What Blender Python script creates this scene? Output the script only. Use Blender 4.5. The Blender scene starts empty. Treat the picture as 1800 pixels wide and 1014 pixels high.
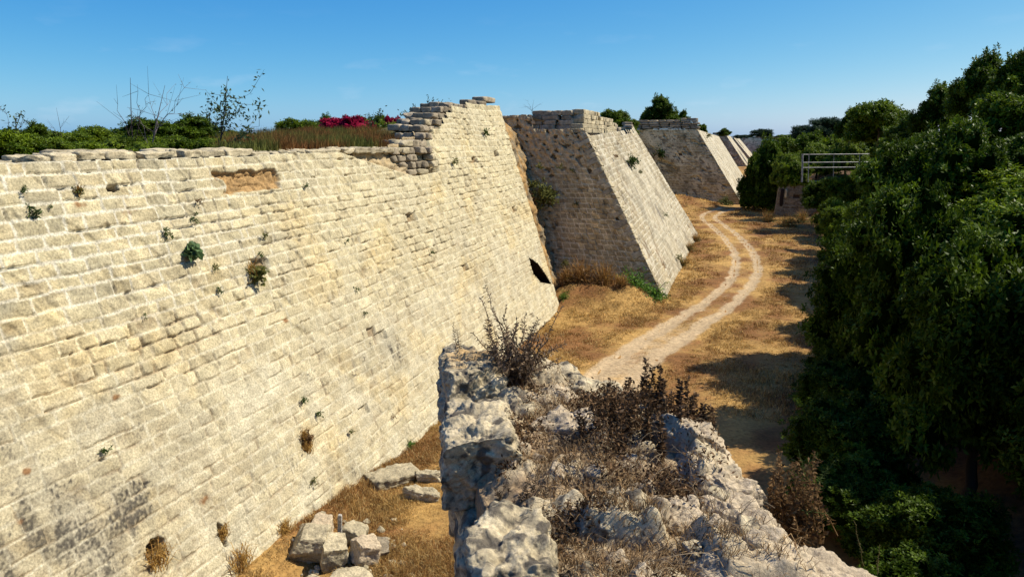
import bpy, math, random
import numpy as np
from mathutils import Vector

# ------------------------------------------------------------------ camera, sky, sun, exposure
scene = bpy.context.scene
COL = scene.collection
YAW, PITCH, FPX = math.radians(17.4826), math.radians(11.6063), 1300.0
cam_d = bpy.data.cameras.new('camera'); cam = bpy.data.objects.new('camera', cam_d); COL.objects.link(cam)
cam_d.sensor_width = 36.0; cam_d.lens = FPX / 1800.0 * 36.0
cam_d.clip_start = 0.05; cam_d.clip_end = 6000
cam.location = (0, 0, 0)
cam.rotation_euler = (math.radians(90) - PITCH, 0, YAW)
scene.camera = cam

SUN_AZ, SUN_EL = math.radians(27), math.radians(50)      # azimuth from +X towards +Y
sun_v = Vector((math.cos(SUN_EL)*math.cos(SUN_AZ), math.cos(SUN_EL)*math.sin(SUN_AZ), math.sin(SUN_EL)))
world = bpy.data.worlds.new('World'); scene.world = world; world.use_nodes = True
wn, wl = world.node_tree.nodes, world.node_tree.links
bg = wn['Background']
sky = wn.new('ShaderNodeTexSky'); sky.sky_type = 'NISHITA'; sky.sun_disc = False
sky.sun_elevation = SUN_EL; sky.sun_rotation = math.pi/2 - SUN_AZ
sky.air_density = .50; sky.dust_density = .75; sky.ozone_density = 4.0
sp_ = wn.new('ShaderNodeSeparateColor'); cb_ = wn.new('ShaderNodeCombineColor'); wl.new(sky.outputs[0], sp_.inputs[0])
for k_, (gain_, pow_) in enumerate(((.034, 1.85), (.119, .95), (.335, .35))):          # contrast and balance of the camera's sky
    a_ = wn.new('ShaderNodeMath'); a_.operation = 'POWER'; a_.inputs[1].default_value = pow_; b_ = wn.new('ShaderNodeMath'); b_.operation = 'MULTIPLY'; b_.inputs[1].default_value = gain_
    wl.new(sp_.outputs[k_], a_.inputs[0]); wl.new(a_.outputs[0], b_.inputs[0]); wl.new(b_.outputs[0], cb_.inputs[k_])
tcw = wn.new('ShaderNodeTexCoord'); mpw = wn.new('ShaderNodeMapping'); mpw.inputs['Scale'].default_value = (7, 7, 24); nzw = wn.new('ShaderNodeTexNoise'); nzw.inputs['Scale'].default_value = 1.6; nzw.inputs['Detail'].default_value = 7
sxw = wn.new('ShaderNodeSeparateXYZ'); bw = wn.new('ShaderNodeMapRange'); bw.inputs['From Min'].default_value = .16; bw.inputs['From Max'].default_value = .03
cw_ = wn.new('ShaderNodeMapRange'); cw_.inputs['From Min'].default_value = .60; cw_.inputs['From Max'].default_value = .82; cw_.inputs['To Max'].default_value = .25
mw_ = wn.new('ShaderNodeMath'); mw_.operation = 'MULTIPLY'; mxw = wn.new('ShaderNodeMix'); mxw.data_type = 'RGBA'; mxw.inputs[7].default_value = (.62, .68, .78, 1)   # thin cloud wisps low in the sky
wl.new(tcw.outputs['Generated'], mpw.inputs[0]); wl.new(mpw.outputs[0], nzw.inputs['Vector']); wl.new(tcw.outputs['Generated'], sxw.inputs[0]); wl.new(sxw.outputs[2], bw.inputs[0])
wl.new(nzw.outputs[0], cw_.inputs[0]); wl.new(cw_.outputs[0], mw_.inputs[0]); wl.new(bw.outputs[0], mw_.inputs[1]); wl.new(mw_.outputs[0], mxw.inputs[0]); wl.new(cb_.outputs[0], mxw.inputs[6])
wl.new(mxw.outputs[2], bg.inputs['Color'])
bg.inputs['Strength'].default_value = 1.0
sl = bpy.data.lights.new('sun', 'SUN'); sl.energy = 5.0; sl.angle = math.radians(0.5); sl.color = (1.0, 0.94, 0.82)
so = bpy.data.objects.new('sun', sl); COL.objects.link(so)
so.rotation_euler = (-sun_v).to_track_quat('-Z', 'Y').to_euler()
scene.view_settings.view_transform = 'Standard'; scene.view_settings.look = 'None'
scene.view_settings.exposure = 0.42; scene.view_settings.gamma = 1.0; scene.view_settings.use_curve_mapping = False
scene.cycles.max_bounces = 5; scene.cycles.diffuse_bounces = 2; scene.cycles.transparent_max_bounces = 4

# ------------------------------------------------------------------ geometry helpers
R_ = np.array([math.cos(YAW), math.sin(YAW), 0.0])
FH = np.array([-math.sin(YAW), math.cos(YAW), 0.0])
UP = np.array([-math.sin(YAW)*math.sin(PITCH), math.cos(YAW)*math.sin(PITCH), math.cos(PITCH)])
FW = np.array([-math.sin(YAW)*math.cos(PITCH), math.cos(YAW)*math.cos(PITCH), -math.sin(PITCH)])
def ray(x, y): return R_*(x-900)/FPX + UP*(507-y)/FPX + FW
def on_z(x, y, z): d = ray(x, y); return d*(z/d[2])
def on_y(x, y, Y): d = ray(x, y); return d*(Y/d[1])
def on_face(x, y, xb=-9.0, k=.322): d = ray(x, y); return d*((xb-9*k)/(d[0]+k*d[2]))
def local(lx, ly, z): return R_*lx + FH*ly + np.array([0, 0, z])

_rp = np.random.default_rng(5).permutation(256); PERM = np.concatenate([_rp, _rp, _rp])
_g = np.random.default_rng(6).normal(size=(256, 3)); GRAD = _g/np.linalg.norm(_g, axis=1, keepdims=True)
def noise(x, y, z=0.0):
    x, y, z = np.broadcast_arrays(np.asarray(x, float), np.asarray(y, float), np.asarray(z, float))
    xi, yi, zi = np.floor(x).astype(int), np.floor(y).astype(int), np.floor(z).astype(int)
    xf, yf, zf = x-xi, y-yi, z-zi
    f = lambda t: t*t*t*(t*(t*6-15)+10)
    u, v, w = f(xf), f(yf), f(zf)
    r = 0
    for dx in (0, 1):
        for dy in (0, 1):
            for dz in (0, 1):
                h = PERM[PERM[PERM[(xi+dx) & 255] + ((yi+dy) & 255)] + ((zi+dz) & 255)]
                g = GRAD[h]
                d = g[..., 0]*(xf-dx) + g[..., 1]*(yf-dy) + g[..., 2]*(zf-dz)
                r = r + d*(u if dx else 1-u)*(v if dy else 1-v)*(w if dz else 1-w)
    return r*1.6
def fbm(x, y, z=0.0, o=4):
    r, a = 0, 1.0
    for i in range(o):
        r = r + a*noise(x*2**i+i*17.3, y*2**i+i*9.1, np.asarray(z)*2**i+i*3.7); a *= .5
    return r
def sstep(a, b, x): t = np.clip((x-a)/(b-a), 0, 1); return t*t*(3-2*t)
def lerp(a, b, t): return a + (b-a)*t

def make_mesh(name, V, faces, col=None, mat=None, smooth=False):
    """faces: list of index arrays (n,3) or (n,4)"""
    me = bpy.data.meshes.new(name)
    V = np.asarray(V, np.float32).reshape(-1, 3)
    faces = [np.asarray(f, np.int32) for f in faces if len(f)]
    me.vertices.add(len(V)); me.vertices.foreach_set('co', V.ravel())
    tot = np.concatenate([np.full(len(f), f.shape[1], np.int32) for f in faces])
    idx = np.concatenate([f.ravel() for f in faces])
    me.loops.add(len(idx)); me.loops.foreach_set('vertex_index', idx)
    me.polygons.add(len(tot))
    st = np.zeros(len(tot), np.int32); st[1:] = np.cumsum(tot)[:-1]
    me.polygons.foreach_set('loop_start', st)
    if smooth: me.polygons.foreach_set('use_smooth', np.ones(len(tot), bool))
    me.update(calc_edges=True)
    if col is not None:
        ca = me.color_attributes.new('Col', 'FLOAT_COLOR', 'POINT')
        c = np.ones((len(V), 4), np.float32); c[:, :3] = np.clip(col, 0, 1)
        ca.data.foreach_set('color', c.ravel())
    if mat is not None: me.materials.append(mat)
    return me
def add(name, me, parent=None, loc=None):
    o = bpy.data.objects.new(name, me); COL.objects.link(o)
    if parent is not None: o.parent = parent
    if loc is not None: o.location = loc
    return o
def tag(o, label, cat, group=None, kind=None):
    if label: o['label'] = label
    if cat: o['category'] = cat
    if group: o['group'] = group
    if kind: o['kind'] = kind
    return o
def empty(name, loc, label, cat, group=None):
    o = bpy.data.objects.new(name, None); COL.objects.link(o); o.location = loc; o.empty_display_size = .2
    return tag(o, label, cat, group)

class Geo:
    """collects vertices, faces and colours of several shapes into one mesh"""
    def __init__(s): s.V, s.Q, s.T, s.C, s.n = [], [], [], [], 0
    def put(s, V, quads=None, tris=None, col=(.5, .5, .5)):
        V = np.asarray(V, float).reshape(-1, 3)
        if quads is not None and len(quads): s.Q.append(np.asarray(quads)+s.n)
        if tris is not None and len(tris): s.T.append(np.asarray(tris)+s.n)
        c = np.broadcast_to(np.asarray(col, float), V.shape) if np.ndim(col) == 1 else np.asarray(col, float)
        s.V.append(V); s.C.append(c); s.n += len(V)
    def mesh(s, name, mat, smooth=False, off=(0, 0, 0)):
        f = []
        if s.Q: f.append(np.concatenate(s.Q))
        if s.T: f.append(np.concatenate(s.T))
        return make_mesh(name, np.concatenate(s.V)-np.asarray(off, float), f, np.concatenate(s.C), mat, smooth)

def grid_faces(nr, nc, keep=None):
    i = np.arange(nr-1)[:, None]*nc + np.arange(nc-1)[None, :]
    q = np.stack([i, i+1, i+nc+1, i+nc], -1).reshape(-1, 4)
    return q if keep is None else q[keep.reshape(-1)]

def tube(g, pts, rad, col, sides=5):
    pts = np.asarray(pts, float); n = len(pts); rad = np.broadcast_to(rad, (n,))
    t = np.gradient(pts, axis=0); t /= np.linalg.norm(t, axis=1, keepdims=True)+1e-9
    ref = np.array([.3, .2, 1.0]) if abs(t[0, 2]) < .9 else np.array([1., .1, 0])
    a = np.cross(t, ref); a /= np.linalg.norm(a, axis=1, keepdims=True); b = np.cross(t, a)
    th = np.linspace(0, 2*math.pi, sides, endpoint=False)
    V = pts[:, None]+rad[:, None, None]*(np.cos(th)[None, :, None]*a[:, None]+np.sin(th)[None, :, None]*b[:, None])
    i = np.arange(n-1)[:, None]*sides; j = np.arange(sides)[None]; k = (j+1) % sides
    q = np.stack([i+j, i+k, i+sides+k, i+sides+j], -1).reshape(-1, 4)
    g.put(V.reshape(-1, 3), q, None, col)

_cube_cache = {}
def cube_grid(n):
    if n in _cube_cache: return _cube_cache[n]
    l = np.linspace(-1, 1, n+1); A, B = np.meshgrid(l, l, indexing='ij'); O = np.ones_like(A)
    fs, Q, off = [], [], 0
    for P in ((A, B, O), (B, A, -O), (O, A, B), (-O, B, A), (B, O, A), (A, -O, B)):
        fs.append(np.stack(P, -1).reshape(-1, 3)); Q.append(grid_faces(n+1, n+1)+off); off += (n+1)**2
    P = np.concatenate(fs); Q = np.concatenate(Q)
    _, ui, inv = np.unique(np.round(P, 5), axis=0, return_index=True, return_inverse=True)
    _cube_cache[n] = (P[ui], inv.reshape(-1)[Q])
    return _cube_cache[n]
def rough_block(g, c, dims, ax, seed, n=5, k=9, amp=.02, freq=4, cuts=0, colf=None, col=(.4, .34, .22), pits=0):
    """weathered stone block: centre c, size dims along the rows of ax"""
    rng = np.random.default_rng(seed)
    P, Q = cube_grid(n)
    P = P/((np.abs(P)**k).sum(1, keepdims=True)**(1/k))
    D = np.asarray(dims)/2.0
    X = P*D
    for i in range(cuts):
        nn = rng.normal(size=3); nn /= np.linalg.norm(nn)
        d = np.abs(nn*D).sum()*rng.uniform(.55, .8)
        X = X - np.maximum(X@nn-d, 0)[:, None]*nn
    s = rng.uniform(0, 90, 3)
    nrm = P/np.linalg.norm(P, axis=1, keepdims=True)
    Y = X*freq+s
    X = X + nrm*(amp*fbm(Y[:, 0], Y[:, 1], Y[:, 2], 4))[:, None]
    if pits:
        Y = X*14+s; X = X-nrm*(pits*np.maximum(fbm(Y[:, 0], Y[:, 1], Y[:, 2], 3)-.05, 0)+pits*.35*np.abs(noise(Y[:, 0]*2.6, Y[:, 1]*2.6, Y[:, 2]*2.6)))[:, None]
    W = np.asarray(c)+X@np.asarray(ax)
    if colf is not None: cc = colf(X, W, rng)
    else:
        cc = np.asarray(col)*rng.uniform(.75, 1.2)*(1+.25*fbm(Y[:, 0]*1.5, Y[:, 1]*1.5, Y[:, 2]*1.5, 3))[:, None]
    g.put(W, Q, None, cc)
AXW = np.eye(3)
def rot_ax(yaw, pitch=0, roll=0):
    cy, sy, cp, sp, cr, sr = math.cos(yaw), math.sin(yaw), math.cos(pitch), math.sin(pitch), math.cos(roll), math.sin(roll)
    Rz = np.array([[cy, -sy, 0], [sy, cy, 0], [0, 0, 1]]); Rx = np.array([[1, 0, 0], [0, cp, -sp], [0, sp, cp]]); Ry = np.array([[cr, 0, sr], [0, 1, 0], [-sr, 0, cr]])
    return (Rz@Rx@Ry).T

# ------------------------------------------------------------------ materials
def new_mat(name):
    m = bpy.data.materials.new(name); m.use_nodes = True
    return m, m.node_tree.nodes, m.node_tree.links, m.node_tree.nodes['Principled BSDF']
def stone_mat(name, fine=22, bump=.5, contrast=.5, dist=.02, speck=0.0, rough=.95):
    m, N, L, B = new_mat(name)
    at = N.new('ShaderNodeAttribute'); at.attribute_name = 'Col'
    tc = N.new('ShaderNodeTexCoord')
    n1 = N.new('ShaderNodeTexNoise'); n1.inputs['Scale'].default_value = fine; n1.inputs['Detail'].default_value = 8; n1.inputs['Roughness'].default_value = .7
    n2 = N.new('ShaderNodeTexNoise'); n2.inputs['Scale'].default_value = fine*.12; n2.inputs['Detail'].default_value = 4
    for n in (n1, n2): L.new(tc.outputs['Object'], n.inputs['Vector'])
    mr = N.new('ShaderNodeMapRange'); mr.inputs['From Min'].default_value = .3; mr.inputs['From Max'].default_value = .7
    mr.inputs['To Min'].default_value = 1-contrast; mr.inputs['To Max'].default_value = 1+contrast*.6
    L.new(n1.outputs['Fac'], mr.inputs['Value'])
    mr2 = N.new('ShaderNodeMapRange'); mr2.inputs['From Min'].default_value = .3; mr2.inputs['From Max'].default_value = .7
    mr2.inputs['To Min'].default_value = .85; mr2.inputs['To Max'].default_value = 1.12
    L.new(n2.outputs['Fac'], mr2.inputs['Value'])
    mm = N.new('ShaderNodeMath'); mm.operation = 'MULTIPLY'; L.new(mr.outputs[0], mm.inputs[0]); L.new(mr2.outputs[0], mm.inputs[1])
    vm = N.new('ShaderNodeVectorMath'); vm.operation = 'SCALE'; L.new(at.outputs['Color'], vm.inputs[0]); L.new(mm.outputs[0], vm.inputs['Scale'])
    colout = vm.outputs[0]
    if speck:
        n3 = N.new('ShaderNodeTexNoise'); n3.inputs['Scale'].default_value = fine*.55; n3.inputs['Detail'].default_value = 9; n3.inputs['Roughness'].default_value = .75
        L.new(tc.outputs['Object'], n3.inputs['Vector'])
        cr = N.new('ShaderNodeMapRange'); cr.inputs['From Min'].default_value = .56; cr.inputs['From Max'].default_value = .64; cr.inputs['To Max'].default_value = speck
        L.new(n3.outputs['Fac'], cr.inputs['Value'])
        mx = N.new('ShaderNodeMix'); mx.data_type = 'RGBA'; L.new(cr.outputs[0], mx.inputs[0]); L.new(colout, mx.inputs[6]); mx.inputs[7].default_value = (.045, .04, .036, 1)
        colout = mx.outputs[2]
    L.new(colout, B.inputs['Base Color'])
    B.inputs['Roughness'].default_value = rough; B.inputs['Specular IOR Level'].default_value = .15
    b = N.new('ShaderNodeBump'); b.inputs['Strength'].default_value = bump; b.inputs['Distance'].default_value = dist
    L.new(n1.outputs['Fac'], b.inputs['Height']); L.new(b.outputs[0], B.inputs['Normal'])
    return m
def leaf_mat(name, rough=.4, spec=.4, trans=.25):
    m, N, L, B = new_mat(name)
    at = N.new('ShaderNodeAttribute'); at.attribute_name = 'Col'
    L.new(at.outputs['Color'], B.inputs['Base Color'])
    B.inputs['Roughness'].default_value = rough; B.inputs['Specular IOR Level'].default_value = spec
    sx = N.new('ShaderNodeSeparateColor'); mg = N.new('ShaderNodeMapRange'); L.new(at.outputs['Color'], sx.inputs[0]); L.new(sx.outputs[1], mg.inputs['Value'])
    mg.inputs['From Min'].default_value = .03; mg.inputs['From Max'].default_value = .12; mg.inputs['To Max'].default_value = spec; L.new(mg.outputs[0], B.inputs['Specular IOR Level'])
    if trans:
        t = N.new('ShaderNodeBsdfTranslucent'); mx = N.new('ShaderNodeMixShader'); mx.inputs[0].default_value = trans
        L.new(at.outputs['Color'], t.inputs['Color'])
        L.new(B.outputs[0], mx.inputs[1]); L.new(t.outputs[0], mx.inputs[2]); L.new(mx.outputs[0], N['Material Output'].inputs['Surface'])
    return m
def plain_mat(name, col, rough=.6, metal=0.0, nscale=30, var=.3):
    m, N, L, B = new_mat(name)
    tc = N.new('ShaderNodeTexCoord'); n = N.new('ShaderNodeTexNoise'); n.inputs['Scale'].default_value = nscale; n.inputs['Detail'].default_value = 5
    L.new(tc.outputs['Object'], n.inputs['Vector'])
    cr = N.new('ShaderNodeValToRGB'); c = np.array(col)
    cr.color_ramp.elements[0].position = .3; cr.color_ramp.elements[1].position = .7
    cr.color_ramp.elements[0].color = (*(c*(1-var)), 1); cr.color_ramp.elements[1].color = (*(c*(1+var)), 1)
    L.new(n.outputs['Fac'], cr.inputs['Fac']); L.new(cr.outputs[0], B.inputs['Base Color'])
    B.inputs['Roughness'].default_value = rough; B.inputs['Metallic'].default_value = metal
    return m
M_WALL = stone_mat('limestone_masonry', 26, .6, .58, .02)
M_FAR = stone_mat('limestone_far', 9, .4, .35, .03)
M_ROCK = stone_mat('pitted_limestone', 38, .8, .5, .018, speck=.7)
M_STONE = stone_mat('fallen_limestone', 20, .8, .5, .03, speck=.55)
M_SOIL = stone_mat('dry_soil', 7, .8, .5, .05)
M_LEAF = leaf_mat('leaves', .5, .16, .3)
M_DRY = leaf_mat('dry_stems', .8, .1, .25)
M_BARK = leaf_mat('bark', .9, .1, 0)
M_METAL = plain_mat('galvanised_rail', (.22, .215, .20), .6, .3, 3, .45)

# ------------------------------------------------------------------ masonry
def masonry(u, v, seed, ch=.26, bl=(.3, .7), off=.02, mort=.014, wob=1.0, plaster=None):
    """height field and colour masks of coursed ashlar; u, v in metres"""
    rng = np.random.default_rng(seed); s = seed*7.13
    uu = u + .035*noise(u*1.1+s, v*1.1)*wob
    vv = v + wob*(.07*noise(u*.22+s, v*.18) + .02*noise(u*1.7, v*1.7+s) + .012*noise(u*5+s, v*5))
    v0 = vv.min()-.5
    K = int((vv.max()-v0)/(ch*.8))+4
    ce = v0+np.concatenate([[0], np.cumsum(rng.uniform(.82, 1.18, K)*ch)])
    k = np.clip(np.searchsorted(ce, vv)-1, 0, K-1)
    tv = vv-ce[k]; hv = ce[k+1]-ce[k]; dv = np.minimum(tv, hv-tv)
    u0, u1 = uu.min()-1, uu.max()+1
    J = int((u1-u0)/bl[0])+3
    j = np.zeros(u.shape, int); du = np.zeros(u.shape); bc = np.zeros(u.shape)
    for c in range(K):
        mk = k == c
        if not mk.any(): continue
        be = u0-rng.uniform(0, bl[1])+np.concatenate([[0], np.cumsum(rng.uniform(*bl, J))])
        x = uu[mk]; q = np.clip(np.searchsorted(be, x)-1, 0, J-1)
        j[mk] = q; du[mk] = np.minimum(x-be[q], be[q+1]-x); bc[mk] = .5*(be[q]+be[q+1])
    Rn = rng.random((K, J, 6)); r = Rn[k, j]
    rad = .045
    d = rad-np.hypot(np.maximum(rad-du, 0), np.maximum(rad-dv, 0))
    d = d + wob*(.012*noise(u*9+s, v*9) + .010*noise(u*21, v*21+s))
    mw = mort*(1+.9*noise(u*.5+s, v*.5+3)) + .006
    m = sstep(mw, mw+.018, d)
    return dict(m=m, k=k, r=r, d=d, du=du, dv=dv, bc=bc, cz=.5*(ce[k]+ce[k+1]), fr=(tv/hv))

def ruled(u, w, BL, BR, TL, TR):
    BL, BR, TL, TR = map(np.asarray, (BL, BR, TL, TR))
    u = u[..., None]; w = w[..., None]
    return (BL*(1-u)+BR*u)*(1-w)+(TL*(1-u)+TR*u)*w

def face(name, corners, us, ws, seed, mat, parent, pal, ch=.26, bl=(.3, .7), mort=.014, off=.03, top=None, post=None, base=(0, 0, 0), rough=1.0, openj=.25, bright=1.0):
    """one masonry face as a displaced sheet; us, ws in 0..1; top(u_m, cz) -> keep mask by block"""
    BL, BR, TL, TR = map(np.asarray, corners)
    Lu = np.linalg.norm(BR-BL); Lw = np.linalg.norm(TL-BL)
    U, Wt = np.meshgrid(us, ws)
    P = ruled(U, Wt, *corners)
    nrm = np.cross(BR-BL, TL-BL); nrm = nrm/np.linalg.norm(nrm)
    u, v = U*Lu, Wt*Lw
    q = masonry(u, v, seed, ch, bl, off, mort)
    m, r = q['m'], q['r']
    s = seed*3.1
    opn = sstep(.35-openj, .75-openj, noise(u*.45+s, v*.45)+1.0*noise(u*2.0+s, v*2.6)-.04)          # 1 = open, unpointed joint
    opn = np.maximum(opn, ((r[..., 2] > .70) & (q['dv'] < q['du']+.01) & (q['fr'] < .5)) | ((r[..., 3] > .82) & (q['du'] < q['dv'])))*(.35+.65*sstep(-.35, .1, noise(u*1.7, v*1.7, s+4)))
    surf = .014*fbm(u*4+s, v*4, 0, 4)
    tilt = (r[..., 3]-.5)*.05*(q['fr']-.5)
    ero = np.maximum(noise(u*1.6+s, v*2.2, 5.)+.5*noise(u*6, v*6, s)-.35, 0)*.08*rough
    chip = np.maximum(.04-q['d'], 0)*(.1+.6*np.clip(noise(u*2.5, v*2.5, s+8), 0, 1))
    h = m*(.006+off*(r[..., 0]-.5)*(.6+.9*(r[..., 5] > .8))+tilt+surf-ero-chip) - (1-m)*(.001+.065*opn-.5*surf)
    gone = (r[..., 4] < .0025*rough)
    h = np.where(gone, -.16+.04*noise(u*7, v*7), h)
    blk = lerp(np.array(pal['a']), np.array(pal['b']), r[..., 1:2])
    blk = lerp(blk, np.array(pal['g']), (sstep(.1, .8, noise(u*.3+s, v*.4, 2.)+.6*(r[..., 2]-.4)))[..., None]*pal.get('gw', .7))
    blk = blk*(1+.3*fbm(u*3, v*5, s, 4))[..., None]*(.82+.32*r[..., 2:3])
    mo = np.array(pal['m'])*(1+.2*noise(u*8, v*8, s))[..., None]
    mo = lerp(mo, np.array(pal['o']), (opn*.75)[..., None])
    c = lerp(mo, blk, m[..., None])
    c = lerp(c, np.array(pal['o']), (np.clip(ero*9, 0, .8))[..., None])
    c = np.where(gone[..., None], np.array(pal['o']), c)
    if post is not None: h, c = post(u, v, P, h, c, q)
    P = P+nrm*h[..., None]
    keep = None
    if top is not None:
        kp = top(q['bc'], q['cz'], u, v, r)
        keep = kp[:-1, :-1] & kp[1:, 1:] & kp[1:, :-1] & kp[:-1, 1:]
    me = make_mesh(name, P.reshape(-1, 3)-np.asarray(base), [grid_faces(len(ws), len(us), keep)], c.reshape(-1, 3)*bright, mat, True)
    return add(name, me, parent)

PAL_SUN = dict(a=(.56, .48, .285), b=(.48, .40, .235), g=(.40, .35, .235), m=(.60, .535, .36), o=(.20, .12, .055), gw=.7)
PAL_MID = dict(a=(.42, .355, .225), b=(.32, .265, .165), g=(.26, .23, .16), m=(.54, .49, .36), o=(.2, .13, .065), gw=.6)
PAL_FLANK = dict(a=(.66, .50, .25), b=(.46, .345, .17), g=(.38, .30, .16), m=(.85, .70, .42), o=(.13, .09, .05), gw=.7)

# ---- the near scarp wall, X = -9 at its foot, leaning back
KB = .322
def w1(Y, Z): return np.array([-9-KB*(Z+9), Y, Z])
scarp = empty('scarp_wall', (-9, 20, -9), 'long pale limestone scarp wall with a broken stepped top edge, nearest to the viewer', 'fortress wall', 'leaning fortress walls along the ditch')
ZT = 1.62
Lw1 = math.hypot(ZT+9.3, KB*(ZT+9.3))
y0, y1 = 2.0, 37.2
ys = [y0]
while ys[-1] < y1: ys.append(ys[-1]+max(.022, .0011*math.hypot(11, ys[-1])*1.25))
us1 = (np.array(ys)-y0)/(ys[-1]-y0); y1 = ys[-1]
ws1 = np.linspace(0, 1, 470)
def splash(u, v, lst):
    r = 0
    for (cu, cv, ru, rv, a) in lst: r = np.maximum(r, a*np.exp(-((u-cu)/ru)**2-((v-cv)/rv)**2))
    return r
def uv1(x, y):
    p = on_face(x, y); return p[1]-y0, (p[2]+9.3)*math.hypot(1, KB)
LICH = [(*uv1(60, 960), 1.7, 1.3, 1.0), (*uv1(230, 900), .9, .7, 1.0), (*uv1(200, 1000), 1.4, .9, .9), (*uv1(690, 620), .9, .8, .85), (*uv1(830, 465), .5, 1.5, .75), (*uv1(860, 515), 1.2, .9, .6),
        (*uv1(215, 750), .7, .5, .6), (*uv1(320, 790), .8, .6, .5), (*uv1(20, 780), .9, .5, .6), (*uv1(640, 640), 1.0, .8, .6), (*uv1(620, 830), .7, .4, .75), (*uv1(420, 850), 1.6, .7, .4), (*uv1(700, 470), 1.6, .8, .3)]
RUST = [(*uv1(47, 828), .12, .09, 1), (*uv1(205, 697), .12, .1, 1), (*uv1(503, 563), .16, .1, 1), (*uv1(360, 878), .2, .12, .9), (*uv1(500, 935), .3, .15, .9), (*uv1(35, 915), .12, .1, .8), (*uv1(140, 360), .4, .14, .8), (*uv1(220, 372), .5, .16, .7), (*uv1(115, 655), .2, .1, .4)]
HOLES = [(*uv1(275, 962), .26, .22, .35), (*uv1(390, 937), .10, .34, .2), (*uv1(200, 332), .2, .08, .2), (*uv1(538, 780), .2, .2, .1)]
PATCH = [uv1(440, 318)]
POSTPX = ((930, 453), (945, 463), (960, 484), (969, 499), (951, 496), (937, 480))
POST = np.array([uv1(*q_) for q_ in POSTPX])
def step_cut(z):
    """how far the upper courses run towards the viewer (the broken stair), by height"""
    return np.interp(z, [-1.5, -1.3, -.8, -.3, .1, .5, .9, 1.25, 1.45], [24.5, 27.0, 27.0, 26.8, 27.4, 28.6, 28.3, 29.8, 30.6])
CO = math.hypot(1, KB)
def post1(u, v, P, h, c, q):
    Y = u+y0; Z = v/CO-9.3
    # smooth pointed lower half: joints smeared with mortar
    low = sstep(-3.2, -6.2, Z+.6*noise(u*.4, v*.4)+.1*(Y-12)*(Y < 12))
    h = lerp(h, h*.55, low)
    sm = np.array([.50, .45, .31])*(1+.22*fbm(u*2.2, v*2.2, 1.))[..., None]
    c = lerp(c, sm*1.08, (low*(.35+.5*sstep(-.1, .5, noise(u*.9, v*.9, 4.))))[..., None])
    mid = sstep(11, 17, Y)*(1-low)*(.5+.5*sstep(-.3, .3, noise(u*.7, v*.9, 14.))); c = lerp(c, np.array([.56, .485, .295])*(1+.2*fbm(u*3, v*6, 2.))[..., None], (mid*.42)[..., None]); h = h-mid*.03*sstep(.1, .6, noise(u*2.2+v*2.5, v*1.5-u*.7, 3.))
    shadow_streak = sstep(.25, .6, fbm((u*.8+v*.6)*3.4, (v*.8-u*.6)*1.1, 4., 3)); h = h-.028*shadow_streak*(1-low*.6); c = lerp(c, c*np.array([.86, .83, .78]), (.6*shadow_streak)[..., None])  # slanting grooves, with shadow streaks darkened into the stone colour
    upl = sstep(21, 9, Y)*sstep(-4.2, -2.2, Z)
    c = lerp(c, np.array([.62, .57, .43]), (upl*(1-q['m'])*.9)[..., None]); c = lerp(c, np.array([.33, .295, .195]), (upl*q['m']*(.35+.5*sstep(-.2, .4, noise(u*.6, v*.8, 12.)))*sstep(.3, .8, q['r'][..., 5]))[..., None])
    ye = .6*sstep(.1, .7, noise(u*.5, v*.6, 9.)+.3*noise(u*3, v*3))
    c = lerp(c, c*np.array([1.08, .98, .78]), ye[..., None])
    l = splash(u, v, LICH); l = l*(.55+.6*sstep(-.35, .35, fbm(u*2.2, v*.8, 16., 3)))*(.75+.35*q['m'])
    sp = .5*fbm(u*9, v*9, 2., 4)+.9*noise(u*17, v*17)+.55*fbm(u*1.8, v*1.8, 6., 4)
    k = .85*sstep(.72, 1.35, l*.95+.6*sp+.08)+.6*sstep(.55, .95, .5*sp+.14+.5*low*noise(u*.7, v*.7, 7.))*low
    c = lerp(c, np.array([.075, .066, .055]), (np.clip(k, 0, .9))[..., None])
    c = lerp(c, c*np.array([.72, .72, .74]), (np.clip(l*1.2, 0, 1))[..., None])
    rs = splash(u, v, RUST)+.25*noise(u*9, v*9)
    c = lerp(c, np.array([.23, .10, .03]), (.85*sstep(.55, .9, rs))[..., None])
    ho = splash(u, v, [(a, b, cc, d, 1) for a, b, cc, d, e in HOLES])+.18*noise(u*8, v*8)
    hm = sstep(.5, .62, ho); h = h-hm*.32; c = lerp(c, np.array([.2, .12, .05]), hm[..., None])
    # bare earth patch where facing stones have fallen out
    a, b = PATCH[0]
    pm = sstep(1.05, .9, np.maximum(np.abs(u-a-.05)/1.15, np.abs(v-b)/.26)+.3*noise(u*2.5, v*2.5)+.1*noise(u*9, v*9))
    h = h-pm*(.10+.05*noise(u*6, v*6)); c = lerp(c, np.array([.36, .225, .095])*(1+.3*fbm(u*5, v*5, 3.))[..., None], pm[..., None])
    # broken zone below the stair
    bz = sstep(26.3, 26.6, step_cut(Z)-.35+ .0*Y)*0
    rec = (Z > -1.38+.12*noise(u*1.2, 3.)) & (q['bc']+y0 < step_cut(q['cz']/CO-9.3)) & (Y > 19.5+2.2*(-.35-Z)*2.2)
    h = np.where(rec, h-.34-.12*noise(u*2, v*4), h); c = np.where(rec[..., None], lerp(c, np.array([.30, .20, .11]), .55), c)
    return h, c
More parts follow.
